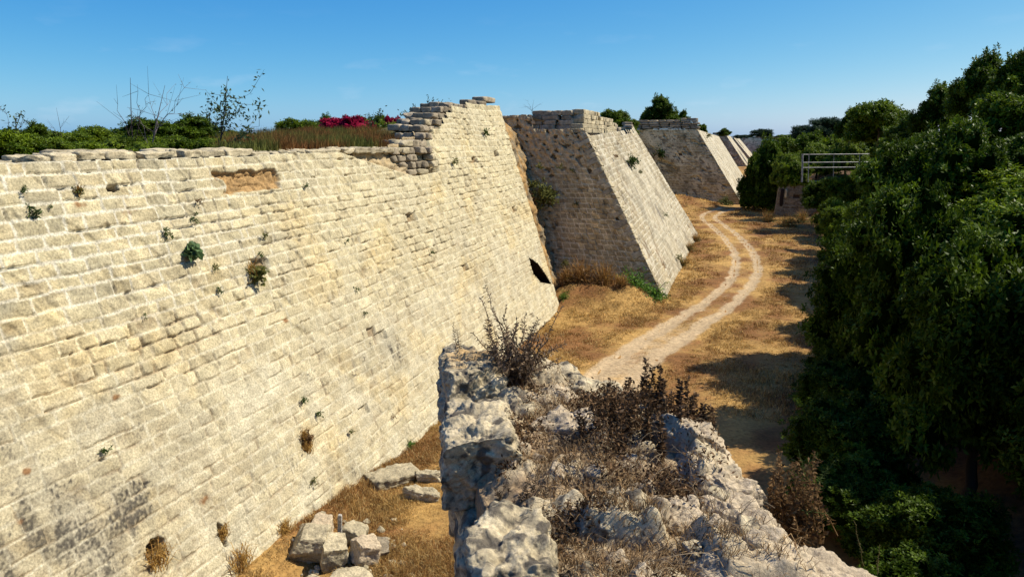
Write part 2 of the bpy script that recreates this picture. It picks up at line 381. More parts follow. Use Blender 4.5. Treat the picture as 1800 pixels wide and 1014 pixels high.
def top1(bc, cz, u, v, r):
    Y = bc+y0; Z = cz/CO-9.3
    low = np.where(Y < 22, -.36+.06*noise(Y*.6, 2.), np.interp(Y, [22, 24, 26, 27.0], [-.35, -.3, .05, .4]))
    hi = np.interp(Y, [26, 28, 30, 31.5, 33, 37.2], [-.3, .35, .95, 1.35, 1.42, 1.42])
    t = np.where(Y > 26.6, np.maximum(low, hi), low)
    ins = np.zeros(u.shape, bool); j_ = len(POST)-1
    for i_ in range(len(POST)):
        a_, b_ = POST[i_], POST[j_]; ins ^= ((a_[1] > v) != (b_[1] > v)) & (u < (b_[0]-a_[0])*(v-a_[1])/(b_[1]-a_[1]+1e-9)+a_[0]); j_ = i_
    return (Z < t) & ~ins
BASE1 = np.array([-9, 20, -9.])
face('wall_facing', [w1(y0, -9.3), w1(y1, -9.3), w1(y0, ZT), w1(y1, ZT)], us1, ws1, 11, M_WALL, scarp, PAL_SUN, .262, (.24, .82), .011, .034, top1, post1, BASE1, 1.0, .20)

# coping stones on the low part and the broken stair of core blocks
rng = np.random.default_rng(3)
def pale(X, W, rng):
    f = fbm(W[:, 0]*5, W[:, 1]*5, W[:, 2]*5, 4)
    return np.array([.45, .38, .24])*rng.uniform(.75, 1.2)*(1+.35*f)[:, None]
def grey(X, W, rng):
    f = fbm(W[:, 0]*5, W[:, 1]*5, W[:, 2]*5, 4)
    return np.array([.34, .28, .19])*rng.uniform(.6, 1.15)*(1+.4*f)[:, None]
g = Geo(); Y = 2.0; i = 0
while Y < 24:
    L = rng.uniform(.5, 1.15); zt = -.40+.04*noise(Y*.5, 1.3)+(.09 if 9 < Y < 15.5 else 0.0)
    rough_block(g, (-12.13-.05*rng.random(), Y+L/2, zt-.075), (.62, L*1.02, .13+.06*rng.random()), rot_ax(rng.normal()*.02, rng.normal()*.015), 100+i, 12, 9, .045, 5, 3, pale)
    if rng.random() < .6: rough_block(g, (-12.6-.2*rng.random(), Y+L/2, zt-.09), (.6, L-.05, .26), rot_ax(rng.normal()*.05), 400+i, 5, 8, .04, 3.5, 1, pale)
    Y += L; i += 1
add('coping_stones', g.mesh('coping_stones', M_WALL, True, BASE1), scarp)
g = Geo(); i = 0
# each course of the stair ends in a ragged row of blocks that step back and up
for cz in np.arange(-1.3, 1.5, .262):
    yend = float(step_cut(cz))
    run = np.interp(cz, [-1.4, -.6, -.2, .4, 1.4], [1.3, 3.4, 4.2, 3.2, 1.6])
    Yc = yend
    while Yc > yend-run:
        L = rng.uniform(.35, .8)
        for rr in range(3):
            back = .16+.34*rr+rng.uniform(-.05, .1)+ .30*(yend-Yc)/max(run, .1)
            if rng.random() < .12: continue
            if cz > np.interp(Yc-L/2, [20, 24, 26.5, 28.0, 29.5, 30.6], [-.55, -.35, .15, .75, 1.2, 1.5])-.05: continue
            rough_block(g, (-9-KB*(cz+9)-back, Yc-L/2, cz), (.42, L-.05, .235), rot_ax(rng.normal()*.08, rng.normal()*.04), 900+i, 6, 10, .035, 5, 2, grey if rng.random() < .75 else pale); i += 1
        Yc -= L
# ragged courses on the crest
for (Ya, Yb, z, dx) in ((26.6, 29.2, .40, 0), (27.6, 30.2, .66, .05), (28.3, 31.0, .92, .1), (29.2, 32.4, 1.18, .15), (30.6, 37.0, 1.42, .2)):
    Yc = Ya
    while Yc < Yb:
        L = rng.uniform(.4, .8)
        for rr in range(3): rough_block(g, (-9-KB*(z+9)-.3-.12*(Yc > 30)-.45*rr, Yc+L/2, z-.06-rng.uniform(0, .08)), (.5, L-.04, .24), rot_ax(rng.normal()*.06, rng.normal()*.03), 1500+i, 6, 10, .035, 5, 2, grey); i += 1
        Yc += L
add('broken_courses', g.mesh('broken_courses', M_WALL, True, BASE1), scarp)
g = Geo()
for (Ya, L, z, w) in ((33.0, 1.5, 1.55, .5), (34.3, 1.2, 1.55, .7), (34.9, 1.9, 1.78, .7)):
    rough_block(g, (-12.75, Ya+L/2, z), (w, L, .26), rot_ax(.02), int(Ya*10), 7, 8, .03, 3, 1, grey)
add('crest_slab', g.mesh('crest_slab', M_WALL, True, BASE1), scarp)
# eroded rubble core showing where the wall meets the next bastion
Yg = np.linspace(37.05, 42.2, 90); Zg = np.linspace(-9.2, 1.45, 180)
YY, ZZ = np.meshgrid(Yg, Zg)
t = (YY-37.05)/5.15
XX = -9-KB*(ZZ+9)-.25-1.3*t*(1-.35*sstep(-9, -5, -ZZ)) + .30*fbm(YY*.9, ZZ*.9, 3., 5)+.1*np.abs(fbm(YY*3, ZZ*3, 1., 3)) - .9*sstep(0, 1.5, ZZ)*t
f1 = fbm(YY*1.2, ZZ*.8, 7., 4)
cc = lerp(np.array([.36, .22, .085]), np.array([.24, .19, .115]), sstep(-.2, .5, f1)[..., None])*(1+.35*fbm(YY*5, ZZ*5, 2., 4))[..., None]
add('eroded_core', make_mesh('eroded_core', np.stack([XX, YY, ZZ], -1).reshape(-1, 3)-BASE1, [grid_faces(180, 90)], cc.reshape(-1, 3), M_SOIL, True), scarp)
# pointed postern cut through the facing, reveals and back coloured near-black as shade
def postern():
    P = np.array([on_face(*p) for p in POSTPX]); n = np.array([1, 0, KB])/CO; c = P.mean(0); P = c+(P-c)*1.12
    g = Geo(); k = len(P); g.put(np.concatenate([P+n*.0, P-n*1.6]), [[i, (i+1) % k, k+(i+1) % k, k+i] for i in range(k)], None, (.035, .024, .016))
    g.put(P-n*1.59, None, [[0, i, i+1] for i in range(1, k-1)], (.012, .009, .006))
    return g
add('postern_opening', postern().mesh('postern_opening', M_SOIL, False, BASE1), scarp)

# ---- second bastion
def bastion_flank_top(X): return np.interp(X, [-14.5, -12.5, -9.5, -8.6], [1.5, 1.45, 1.5, .5])
b2 = empty('bastion_wall', (-4, 50, -9), 'second bastion with a shaded brown flank and a bright sunlit face, capped by a pale block parapet', 'bastion', 'leaning fortress walls along the ditch')
B2 = np.array([-4, 50, -9.])
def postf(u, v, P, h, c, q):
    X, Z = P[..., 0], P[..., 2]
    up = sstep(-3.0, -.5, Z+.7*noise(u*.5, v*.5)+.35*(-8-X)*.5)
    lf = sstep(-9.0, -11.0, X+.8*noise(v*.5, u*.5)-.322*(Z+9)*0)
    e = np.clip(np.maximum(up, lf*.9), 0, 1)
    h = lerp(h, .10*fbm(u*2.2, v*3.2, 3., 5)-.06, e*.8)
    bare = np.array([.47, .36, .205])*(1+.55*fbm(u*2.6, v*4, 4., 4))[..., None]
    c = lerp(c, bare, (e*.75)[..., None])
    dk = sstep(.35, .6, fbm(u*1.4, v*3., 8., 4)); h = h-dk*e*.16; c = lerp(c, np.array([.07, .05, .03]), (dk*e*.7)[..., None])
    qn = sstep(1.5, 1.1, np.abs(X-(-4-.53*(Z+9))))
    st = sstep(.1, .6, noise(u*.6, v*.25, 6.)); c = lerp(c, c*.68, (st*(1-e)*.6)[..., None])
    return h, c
def topf(bc, cz, u, v, r):
    X = -16+bc*(1-.475*cz/10.97); Z = cz-9.3
    return (Z < np.interp(X, [-16, -12.3, -11.9, -9.0], [1.45, 1.4, .55, .35])+.12*(r[..., 5]-.5))
FL = lambda X, Z: np.array([X, 41.2+.1*(Z+9), Z])
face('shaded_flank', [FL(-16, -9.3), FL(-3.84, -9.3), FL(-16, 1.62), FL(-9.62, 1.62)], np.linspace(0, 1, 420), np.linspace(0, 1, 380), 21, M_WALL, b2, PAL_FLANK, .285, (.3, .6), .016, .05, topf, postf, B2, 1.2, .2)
def post2(u, v, P, h, c, q):
    Y, Z = P[..., 1], P[..., 2]
    mid = sstep(46, 50, Y+1.2*noise(v*.6, u*.3))*sstep(67, 63, Y+1.2*noise(v*.6, 4.))*sstep(-1, -2.5, Z)
    h = lerp(h, h*.5+.03*fbm(u*1.5, v*1.5, 5.), mid)
    c = lerp(c, np.array([.47, .42, .30])*(1+.35*fbm(u*.8, v*1.6, 3., 5))[..., None], (mid*.45)[..., None])
    l = splash(u, v, [(14, 4.5, 2.2, 2.6, 1), (9, 6.6, 1.5, 2.2, .8), (19, 3.5, 2, 2, .9)])
    k = sstep(.62, .9, l*.75+.35*fbm(u*1.2-v*.8, v*.8+u*.3, 2., 4))
    c = lerp(c, np.array([.17, .15, .12]), (k*.8)[..., None]); c = c*(1-.28*sstep(-.1, .6, fbm(u*.35, v*.7, 11., 4)))[..., None]
    l2 = splash(u, v, [(15, 2.8, 3.5, 1.2, 1), (20, 2.2, 3, 1.0, 1)])
    k = sstep(.75, .85, l2*.6+.4*fbm(u*1.5, v*2.5, 9., 3)); h = h-k*.15; c = lerp(c, np.array([.10, .08, .05]), k[..., None])
    return h, c
F2 = [(-3.84, 41.15, -9.3), (-3.84, 71, -9.3), (-8.85, 42.12, .16), (-10.45, 71, .9)]
def top2(bc, cz, u, v, r):
    Yv = 41.2+bc; w = cz/10.7
    return cz < np.where(Yv > 68.2, 11.0, np.where(Yv > 58, 10.55+.06*noise(Yv, 2.), 10.65))-.15*(r[..., 5] > .6)
face('sunlit_face', F2, np.linspace(0, 1, 430), np.linspace(0, 1, 300), 22, M_WALL, b2, PAL_MID, .32, (.45, .95), .024, .03, top2, post2, B2, 1.1, .38)
face('end_return', [(-3.84, 71, -9.3), (-14, 73, -9.3), (-10.45, 71, .9), (-16, 73, .9)], np.linspace(0, 1, 60), np.linspace(0, 1, 60), 23, M_FAR, b2, PAL_FLANK, .3, (.5, 1.), .02, .04, None, None, B2)
# weathered quoins up the sharp corner
g = Geo(); p0, p1 = np.array([-3.84, 41.15, -9.3]), np.array([-8.85, 42.12, .16]); e = (p1-p0)/np.linalg.norm(p1-p0); nF = np.array([.88, 0, .47]); nK = np.array([0, -.995, .1])
aF = np.cross(nF, e); aF = aF/np.linalg.norm(aF); aF = aF if aF[1] > 0 else -aF
bK = np.cross(e, nK); bK = bK/np.linalg.norm(bK); bK = bK if bK[0] < 0 else -bK
t = 0.; i = 0; T = np.linalg.norm(p1-p0)
while t < T-.1:
    hq = rng.uniform(.27, .36); la, lb = (rng.uniform(.7, 1.0), rng.uniform(.35, .5)) if i % 2 else (rng.uniform(.4, .55), rng.uniform(.65, .95))
    c = p0+e*(t+hq/2)+aF*(la/2-.03+rng.normal()*.012)+bK*(lb/2-.03+rng.normal()*.012)
    rough_block(g, c, (la, lb, hq-.015), np.array([aF, bK, e]), 2900+i, 8, 14, .03, 4, 2, pale); t += hq; i += 1
add('quoins', g.mesh('quoins', M_WALL, True, B2), b2)
# parapet: coursed blocks, lit side along the face, stepped end over the flank
g = Geo(); i = 0
for ci in range(5):
    z = .32+.27*ci; Yc = 42.25+.12*ci; Ye = (58.4, 58.6, 58.0, 56.5, 49.5)[ci]
    while Yc < Ye:
        L = min(rng.uniform(.9, 1.7), max(Ye-Yc, .5)); xb = -9.05-1.5*(Yc+L/2-42)/29-.02*ci
        rough_block(g, (xb-.35+rng.normal()*.02, Yc+L/2, z), (.75, L-.015, .264), rot_ax(math.atan(1.6/29)+rng.normal()*.012), 2200+i, 10, 22, .03, 4, 1, pale); i += 1
        Yc += L
for ci in range(5):
    z = .25+.27*ci; Xc = -9.7
    Xe = (-12.2, -12.4, -12.2, -12.6, -11.2)[ci]
    while Xc > Xe:
        L = rng.uniform(.6, 1.2); rough_block(g, (Xc-L/2, 42.75+.05*ci, z+.1*ci*0), (L-.015, .6, .264), AXW, 2500+i, 10, 20, .035, 4, 1, grey); i += 1; Xc -= L
add('parapet', g.mesh('parapet', M_WALL, True, B2), b2)
g = Geo()
for k, (Yc, z) in enumerate(((59.6, .55), (59.9, .80), (66.2, .85), (67.5, 1.1))): rough_block(g, (-10.2-.3*(k % 2), Yc, z), (.8, 1.3, .27), rot_ax(.1*k), 2800+k, 6, 8, .03, 3, 1, grey)
add('loose_coping', g.mesh('loose_coping', M_WALL, True, B2), b2)

# ---- third and farther bastions
def bastion(base, label, flank, fc, seed, nu, par=None, pmid=PAL_MID):
    b = empty('bastion_wall', base, label, 'bastion', 'leaning fortress walls along the ditch'); B = np.array(base)
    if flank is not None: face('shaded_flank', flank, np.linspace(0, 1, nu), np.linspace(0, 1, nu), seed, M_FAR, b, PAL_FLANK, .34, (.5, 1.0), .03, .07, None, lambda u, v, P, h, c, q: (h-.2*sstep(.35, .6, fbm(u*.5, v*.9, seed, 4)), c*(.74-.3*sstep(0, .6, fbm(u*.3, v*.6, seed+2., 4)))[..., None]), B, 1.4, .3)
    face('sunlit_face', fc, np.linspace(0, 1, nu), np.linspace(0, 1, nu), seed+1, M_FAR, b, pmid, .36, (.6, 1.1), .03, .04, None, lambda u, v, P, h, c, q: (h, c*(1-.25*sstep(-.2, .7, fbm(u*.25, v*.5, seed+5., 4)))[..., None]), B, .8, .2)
    if par:
        g = Geo(); i = 0
        for (x0, x1, Yp, z0, nr) in par:
            for ci in range(nr):
                X = x0
                while X < x1:
                    L = rng.uniform(.8, 1.7); rough_block(g, (X+L/2, Yp+rng.normal()*.05, z0+.3*ci), (L-.05, .9, .29), AXW, seed*100+i, 4, 9, .05, 2, 0, grey); i += 1; X += L
        add('parapet', g.mesh('parapet', M_FAR, True, B), b)
    return b
b3 = bastion((-.4, 120, -9), 'third bastion, brick-like shaded flank under a long low brown parapet with a round tree behind', [(-17, 104.4, -9.3), (-.2, 104.4, -9.3), (-19, 105.4, .95), (-6.9, 105.4, .95)],
        [(-.2, 104.4, -9.3), (-.4, 175, -9.3), (-6.9, 105.4, .95), (-6.6, 175, .0)], 31, 260, [(-16.5, -7.5, 106.0, 1.15, 4), (-9.2, -7.2, 106.1, 2.3, 1)])
g = Geo()
for k in range(14): rough_block(g, (-7.6-.02*k*4, 107+k*1.35+rng.random(), 1.15+.35*(k % 3 == 0)), (.9, 1.3, .5), rot_ax(.02*k), 3200+k, 4, 8, .05, 2, 1, pale)
add('coping_stones', g.mesh('coping_stones', M_FAR, True, (-.4, 120, -9)), b3)
bastion((1.2, 220, -9), 'fourth bastion, a narrow leaning face just past the third bastion', [(-9, 239, -9.3), (-.1, 239, -9.3), (-14, 240, .5), (-7.0, 240, .5)], [(-.1, 239, -9.3), (.8, 282, -9.3), (-7.0, 240, .5), (-6.6, 282, .0)], 41, 120, [(-11, -7.4, 241, .7, 2)])
bastion((3, 300, -9), 'fifth bastion, farthest sliver of leaning wall before the cross wall', [(-8, 310, -9.3), (1.6, 310, -9.3), (-12, 311, -.4), (-6, 311, -.6)], [(1.6, 310, -9.3), (2.5, 380, -9.3), (-6, 311, -.6), (-5, 380, -.6)], 51, 100)
cw = empty('cross_wall', (10, 420, -9), 'distant reddish wall closing the far end of the ditch', 'fortress wall')
face('wall_facing', [(-12, 420, -9.3), (40, 420, -9.3), (-12, 421, -3.6), (40, 421, -3.6)], np.linspace(0, 1, 90), np.linspace(0, 1, 60), 61, M_FAR, cw, dict(PAL_FLANK, a=(.34, .22, .15), b=(.28, .18, .12)), .5, (.8, 1.6), .04, .08, None, None, (10, 420, -9))
face('upper_tier', [(-12, 428, -3.8), (40, 428, -3.8), (-12, 428.4, -.9), (40, 428.4, -.9)], np.linspace(0, 1, 90), np.linspace(0, 1, 40), 62, M_FAR, cw, dict(PAL_FLANK, a=(.36, .22, .15), b=(.3, .18, .12)), .5, (.8, 1.6), .04, .08, None, None, (10, 420, -9))
rw = empty('recess_wall', (-9, 88, -9), 'recessed wall between the second bastion and the third bastion', 'fortress wall')
face('wall_facing', [(-10, 71, -9.3), (-10, 106, -9.3), (-15.8, 71, .9), (-15.8, 106, .9)], np.linspace(0, 1, 120), np.linspace(0, 1, 80), 71, M_FAR, rw, PAL_MID, .34, (.5, 1), .03, .04, None, None, (-9, 88, -9))

# ------------------------------------------------------------------ ground, track, terreplein
TRK = np.array([(-1.5, -5), (-2.2, 6), (-3.4, 14), (-4.5, 20), (-4.75, 25), (-4.0, 29.5), (-2.95, 34), (-1.4, 39.6), (-.25, 45.5), (.38, 51), (.38, 56.5), (-.1, 63.5), (-1.3, 72), (-2.6, 79), (-3.7, 84), (-4.2, 88), (-3.6, 93), (-1.6, 99)])
_tt = np.linspace(TRK[0, 1], TRK[-1, 1], 700)
def trk_x(Y):
    # smooth interpolation through the control points
    k = np.interp(Y, TRK[:, 1], TRK[:, 0])
    for d in (1.5, 3.0): k = k*.5+.25*(np.interp(Y-d, TRK[:, 1], TRK[:, 0])+np.interp(Y+d, TRK[:, 1], TRK[:, 0]))
    return k
def rut_dist(X, Y):
    d = (X-trk_x(Y))/np.sqrt(1+((trk_x(Y+.5)-trk_x(Y-.5)))**2)
    return d
HALF = .74
def gz(X, Y):
    X, Y = np.asarray(X, float), np.asarray(Y, float)
    z = -9+.10*fbm(X*.22, Y*.22, 1., 3)+.03*noise(X*1.3, Y*1.3)
    bx = np.interp(Y, [0, 14, 40, 60, 85, 97, 110, 200], [5.0, 5.4, 6.4, 7.0, 9.5, 3.2, 3.4, 8])
    z = z+np.interp(Y, [52, 68, 130, 200], [8.2, 4.3, 4.3, 8.0])*sstep(0, 6.5, X-bx+.9*noise(X*.3, Y*.25, 4.))+.6*noise(X*.15, Y*.15)*sstep(0, 6, X-bx)
    z = z+1.1*np.exp(-((Y-39.6)/2.2)**2)*sstep(-3.2, -6.5, X)*sstep(-10.5, -9.2, X)*(1+.3*noise(X, Y))
    z = z+1.3*np.exp(-((Y-101)/5)**2)*sstep(-1, -9, X)
    z = z+.5*sstep(-8.2, -9.0, X)*sstep(20, 12, Y)*(X > -12)
    # shallow hollow of the wheel ruts
    d = rut_dist(X, Y); on = (Y < 99)
    z = z-.05*on*np.exp(-((np.abs(d)-HALF)/.3)**2)
    return z
GOLD, RUSTB, SAND = np.array([.40, .24, .075]), np.array([.21, .10, .034]), np.array([.45, .335, .195])
def gcol(X, Y):
    f = fbm(X*.35, Y*.25, 2., 4); f2 = fbm(X*2.2, Y*2.2, 5., 3)
    c = lerp(GOLD, RUSTB, sstep(-.3, .5, f+.3*f2)[..., None])
    c = c*(1+.3*f2)[..., None]
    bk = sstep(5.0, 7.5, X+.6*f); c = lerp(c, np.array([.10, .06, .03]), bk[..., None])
    return c
def axis(segs):
    out = [np.array([segs[0][0]])]
    for a, b, s in segs: out.append(np.linspace(a, b, max(2, int(abs(b-a)/s)+1))[1:])
    return np.concatenate(out)
gx = axis([(-900, -60, 120), (-60, -14, 8), (-14, 12, .22), (12, 30, 1.0), (30, 100, 8), (100, 900, 120)])
gy = axis([(-200, -10, 20), (-10, 10, 1), (10, 60, .25), (60, 110, .5), (110, 300, 5), (300, 3000, 150)])
GX, GY = np.meshgrid(gx, gy); GZ = gz(GX, GY)
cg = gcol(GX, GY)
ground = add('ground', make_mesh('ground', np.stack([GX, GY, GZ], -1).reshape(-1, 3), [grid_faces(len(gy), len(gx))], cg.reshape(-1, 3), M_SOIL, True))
tag(ground, None, None, None, 'structure')
# track: a ribbon lying just above the ground, two worn ruts with a grassy middle
ty = axis([(8, 60, .12), (60, 98, .25)]); tw = np.linspace(-1.75, 1.75, 60)
TW, TY = np.meshgrid(tw, ty); cx = trk_x(TY); sl_ = trk_x(TY+.5)-trk_x(TY-.5); nn = np.sqrt(1+sl_**2)
TX = cx+TW/nn; TYY = TY-TW*sl_/nn
wob = .16*noise(TX*.9, TYY*.9, 3.)+.07*noise(TX*4, TYY*4)
rut = np.exp(-((np.abs(TW+wob)-HALF)/np.interp(TYY, [20, 45, 80], [.46, .33, .27]))**4)
rut = np.clip(rut+.85*np.exp(-(TW/.9)**2)*np.interp(TYY, [24, 32, 38], [1, .8, .25])+.2*noise(TX*3, TYY*3), 0, 1)
ct = lerp(gcol(TX, TYY), SAND*(1+.16*fbm(TX*2.5, TYY*2.5, 1., 4))[..., None], (.92*sstep(.15, .95, rut+.22*fbm(TX*1.1, TYY*1.1, 7., 4)))[..., None])
TZ = gz(TX, TYY)+.006-.05*sstep(1.45, 1.75, np.abs(TW))
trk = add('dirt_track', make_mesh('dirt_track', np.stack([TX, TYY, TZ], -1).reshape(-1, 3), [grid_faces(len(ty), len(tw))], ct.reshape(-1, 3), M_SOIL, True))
tag(trk, None, None, None, 'structure')
# terreplein behind the walls
def edge(Y): return np.interp(Y, [-60, 24, 29, 37.3, 37.6, 42.2, 42.6, 71, 71.4, 104.8, 106.4, 175, 176, 238, 240.5, 282, 283, 309, 311.5, 380, 381], [-11.95, -11.95, -12.75, -12.75, -14, -14.5, -9.9, -10.8, -16.5, -16.5, -7.5, -7.2, -14, -14, -7.5, -7.1, -12, -12, -6.5, -5.5, -12])
py = axis([(-60, 4, 4), (4, 44, .4), (44, 110, .8), (110, 400, 6), (400, 2600, 150)]); ps = np.concatenate([[0, .4], np.linspace(1, 30, 50), 30+np.linspace(0, 1, 24)[1:]**2*900])
PS, PY = np.meshgrid(ps, py); PX = edge(PY)-PS
PZ = np.where(PY < 37.5, np.interp(PY, [0, 24, 28, 32, 37], [-.52, -.42, -.1, .9, 1.25]), np.interp(PY, [37.5, 42.5, 43, 70, 72, 104, 107, 175, 239, 290, 311], [1.05, 1.05, .25, .75, .8, .9, .9, -.05, .4, -.2, -.7]))
PZ = np.where(PY < 44, np.minimum(PZ, np.interp(PS, [0, 1.2, 4, 60], [2, 1.2, -.3, -.4]) if False else PZ), PZ)
PZ = np.where(PS > 1.5, np.minimum(PZ, lerp(PZ, -.35, sstep(1.5, 6, PS))), PZ)+.06*noise(PX*.5, PY*.5)
f = fbm(PX*.3, PY*.3, 1., 4)
pc = lerp(np.array([.26, .16, .06]), np.array([.12, .11, .035]), sstep(-.2, .5, f)[..., None])
pc = np.where(((PY > 34) & (PY < 72) & (PS < 6))[..., None], np.array([.27, .22, .145])*(1+.4*fbm(PX*1.5, PY*1.5, 4., 4))[..., None], np.where((PY > 36)[..., None], pc*.55, pc))
ter = add('terrain', make_mesh('terrain', np.stack([PX, PY, PZ], -1).reshape(-1, 3), [grid_faces(len(py), len(ps))[:, ::-1]], pc.reshape(-1, 3), M_SOIL, True))
tag(ter, None, None, None, 'structure')

# ------------------------------------------------------------------ grasses
def blades(g, P, Hh, Wd, lean, rng, col, bend=.5):
    n = len(P); az = rng.uniform(0, 2*math.pi, n); la = rng.uniform(0, 2*math.pi, n)
    side = np.stack([np.cos(az), np.sin(az), np.zeros(n)], -1); ld = np.stack([np.cos(la), np.sin(la), np.zeros(n)], -1)
    Hh = np.broadcast_to(Hh, (n,))*rng.uniform(.6, 1.3, n); ln = np.broadcast_to(lean, (n,))*rng.uniform(.2, 1.2, n)
    up = np.array([0, 0, 1.0])
    mid = P+up*(Hh*.6)[:, None]+ld*(Hh*ln*.4)[:, None]
    tip = P+up*(Hh*(1-bend*ln*.5))[:, None]+ld*(Hh*ln)[:, None]
    w = (np.broadcast_to(Wd, (n,)))[:, None]
    V = np.stack([P-side*w, P+side*w, mid-side*w*.7, mid+side*w*.7, tip], 1).reshape(-1, 3)
    b = np.arange(n)[:, None]*5
    T = np.concatenate([b+np.array([[0, 1, 3]]), b+np.array([[0, 3, 2]]), b+np.array([[2, 3, 4]])])
    c = np.repeat(col[:, None], 5, 1).reshape(-1, 3)
    g.put(V, None, T, c)
rng = np.random.default_rng(77)
def scatter(n, x0, x1, ya, yb, near=True):
    X = rng.uniform(x0, x1, n); Y = rng.uniform(ya, yb, n)
    return X, Y
g = Geo()
for (n, x0, x1, ya, yb, k, hh, ww) in ((21000, -9.6, -3.0, 10.5, 24, 10, .25, .0055), (20000, -9.6, 7, 24, 46, 8, .2, .011), (13000, -9.6, 9, 46, 80, 6, .22, .02), (5000, -10.5, 9, 80, 112, 6, .28, .035)):
    X, Y = scatter(n, x0, x1, ya, yb)
    d = np.abs(rut_dist(X, Y)); f = fbm(X*.35, Y*.25, 2., 4)
    tall = np.clip(.5+.9*noise(X*.4, Y*.4, 8.)+.5*noise(X*1.6, Y*1.6), .15, 1.7)
    inr = np.exp(-((d-HALF)/.42)**2); ctr = (d < HALF)
    keep = (rng.random(n) > inr*1.6) & (rng.random(n) > np.where(ctr & (Y < 34), .8, np.where(ctr, .35, 0))) & (X > -9.1-.6*(Y > 70))
    tall = np.where(d < HALF+.9, tall*.45, tall)
    X, Y, tall, f = X[keep], Y[keep], tall[keep], f[keep]
    base = np.repeat(np.stack([X, Y, gz(X, Y)-.02], -1), k, 0)+rng.normal(size=(len(X)*k, 3))*np.array([.07, .07, 0])*(ww/.008)**.5
    tl = np.repeat(tall, k)
    c = lerp(np.array([.54, .35, .115]), np.array([.29, .145, .045]), sstep(-.35, .5, np.repeat(f, k)+.35*rng.normal(size=len(base)))[:, None])*rng.uniform(.4, 1.3, len(base))[:, None]
    c = lerp(c, np.array([.62, .46, .20]), (rng.random(len(base)) < .16)[:, None]*.8)
    blades(g, base, hh*tl, ww, .9, rng, c, .7)
dg = add('dry_grass', g.mesh('dry_grass', M_DRY)); tag(dg, 'golden brown dry grass carpeting the ditch floor beside the track', 'grass', None, 'stuff')
g = Geo()
n = 9000; Y = rng.uniform(14, 34, n); S = rng.uniform(.5, 9, n)**1.0; X = edge(Y)-S
k = 7; zb = np.interp(Y, [0, 24, 28, 32, 37], [-.5, -.42, -.3, -.1, .2])
kp = Y > 18.4+1.24*(-14.8-X)+1.2*noise(X*.5, Y*.5); X, Y, zb = X[kp], Y[kp], zb[kp]
base = np.repeat(np.stack([X, Y, zb-.05], -1), k, 0)+rng.normal(size=(len(X)*k, 3))*np.array([.1, .1, 0])
f = np.repeat(noise(X*.5, Y*.5, 6.), k)
c = lerp(np.array([.20, .095, .032]), np.array([.12, .13, .03]), sstep(-.3, .4, f)[:, None])*rng.uniform(.55, 1.35, len(base))[:, None]
blades(g, base, np.interp(base[:, 1], [14, 18, 24, 34], [.25, .40, .5, .5])*(1+.5*noise(base[:, 0]*.8, base[:, 1]*.8, 4.)), .012, .35, rng, c, .4)
rg = add('dry_grass', g.mesh('dry_grass', M_DRY)); tag(rg, 'reddish brown standing grass on the rampart top before the pink blossoms', 'grass', None, 'stuff')

# ------------------------------------------------------------------ leaves, bushes, trees
def leaf_quads(g, P, A, L, W, rng, col, Nn=None):
    """diamond leaves: base P, unit axis A"""
    n = len(P); r = rng.normal(size=(n, 3)) if Nn is None else Nn
    if Nn is not None: A = unit(A-Nn*(A*Nn).sum(1, keepdims=True))
    B = np.cross(A, r); B /= np.linalg.norm(B, axis=1, keepdims=True)+1e-9
    L = np.broadcast_to(L, (n,))[:, None]*rng.uniform(.7, 1.25, n)[:, None]; W = np.broadcast_to(W, (n,))[:, None]*rng.uniform(.8, 1.2, n)[:, None]
    C = np.cross(A, B)
    V = np.stack([P, P+A*L*.45+B*W*.5+C*W*.12, P+A*L, P+A*L*.45-B*W*.5+C*W*.12], 1).reshape(-1, 3)
    g.put(V, np.arange(n*4).reshape(n, 4), None, np.repeat(col[:, None], 4, 1).reshape(-1, 3))
def unit(v): return v/(np.linalg.norm(v, axis=-1, keepdims=True)+1e-9)
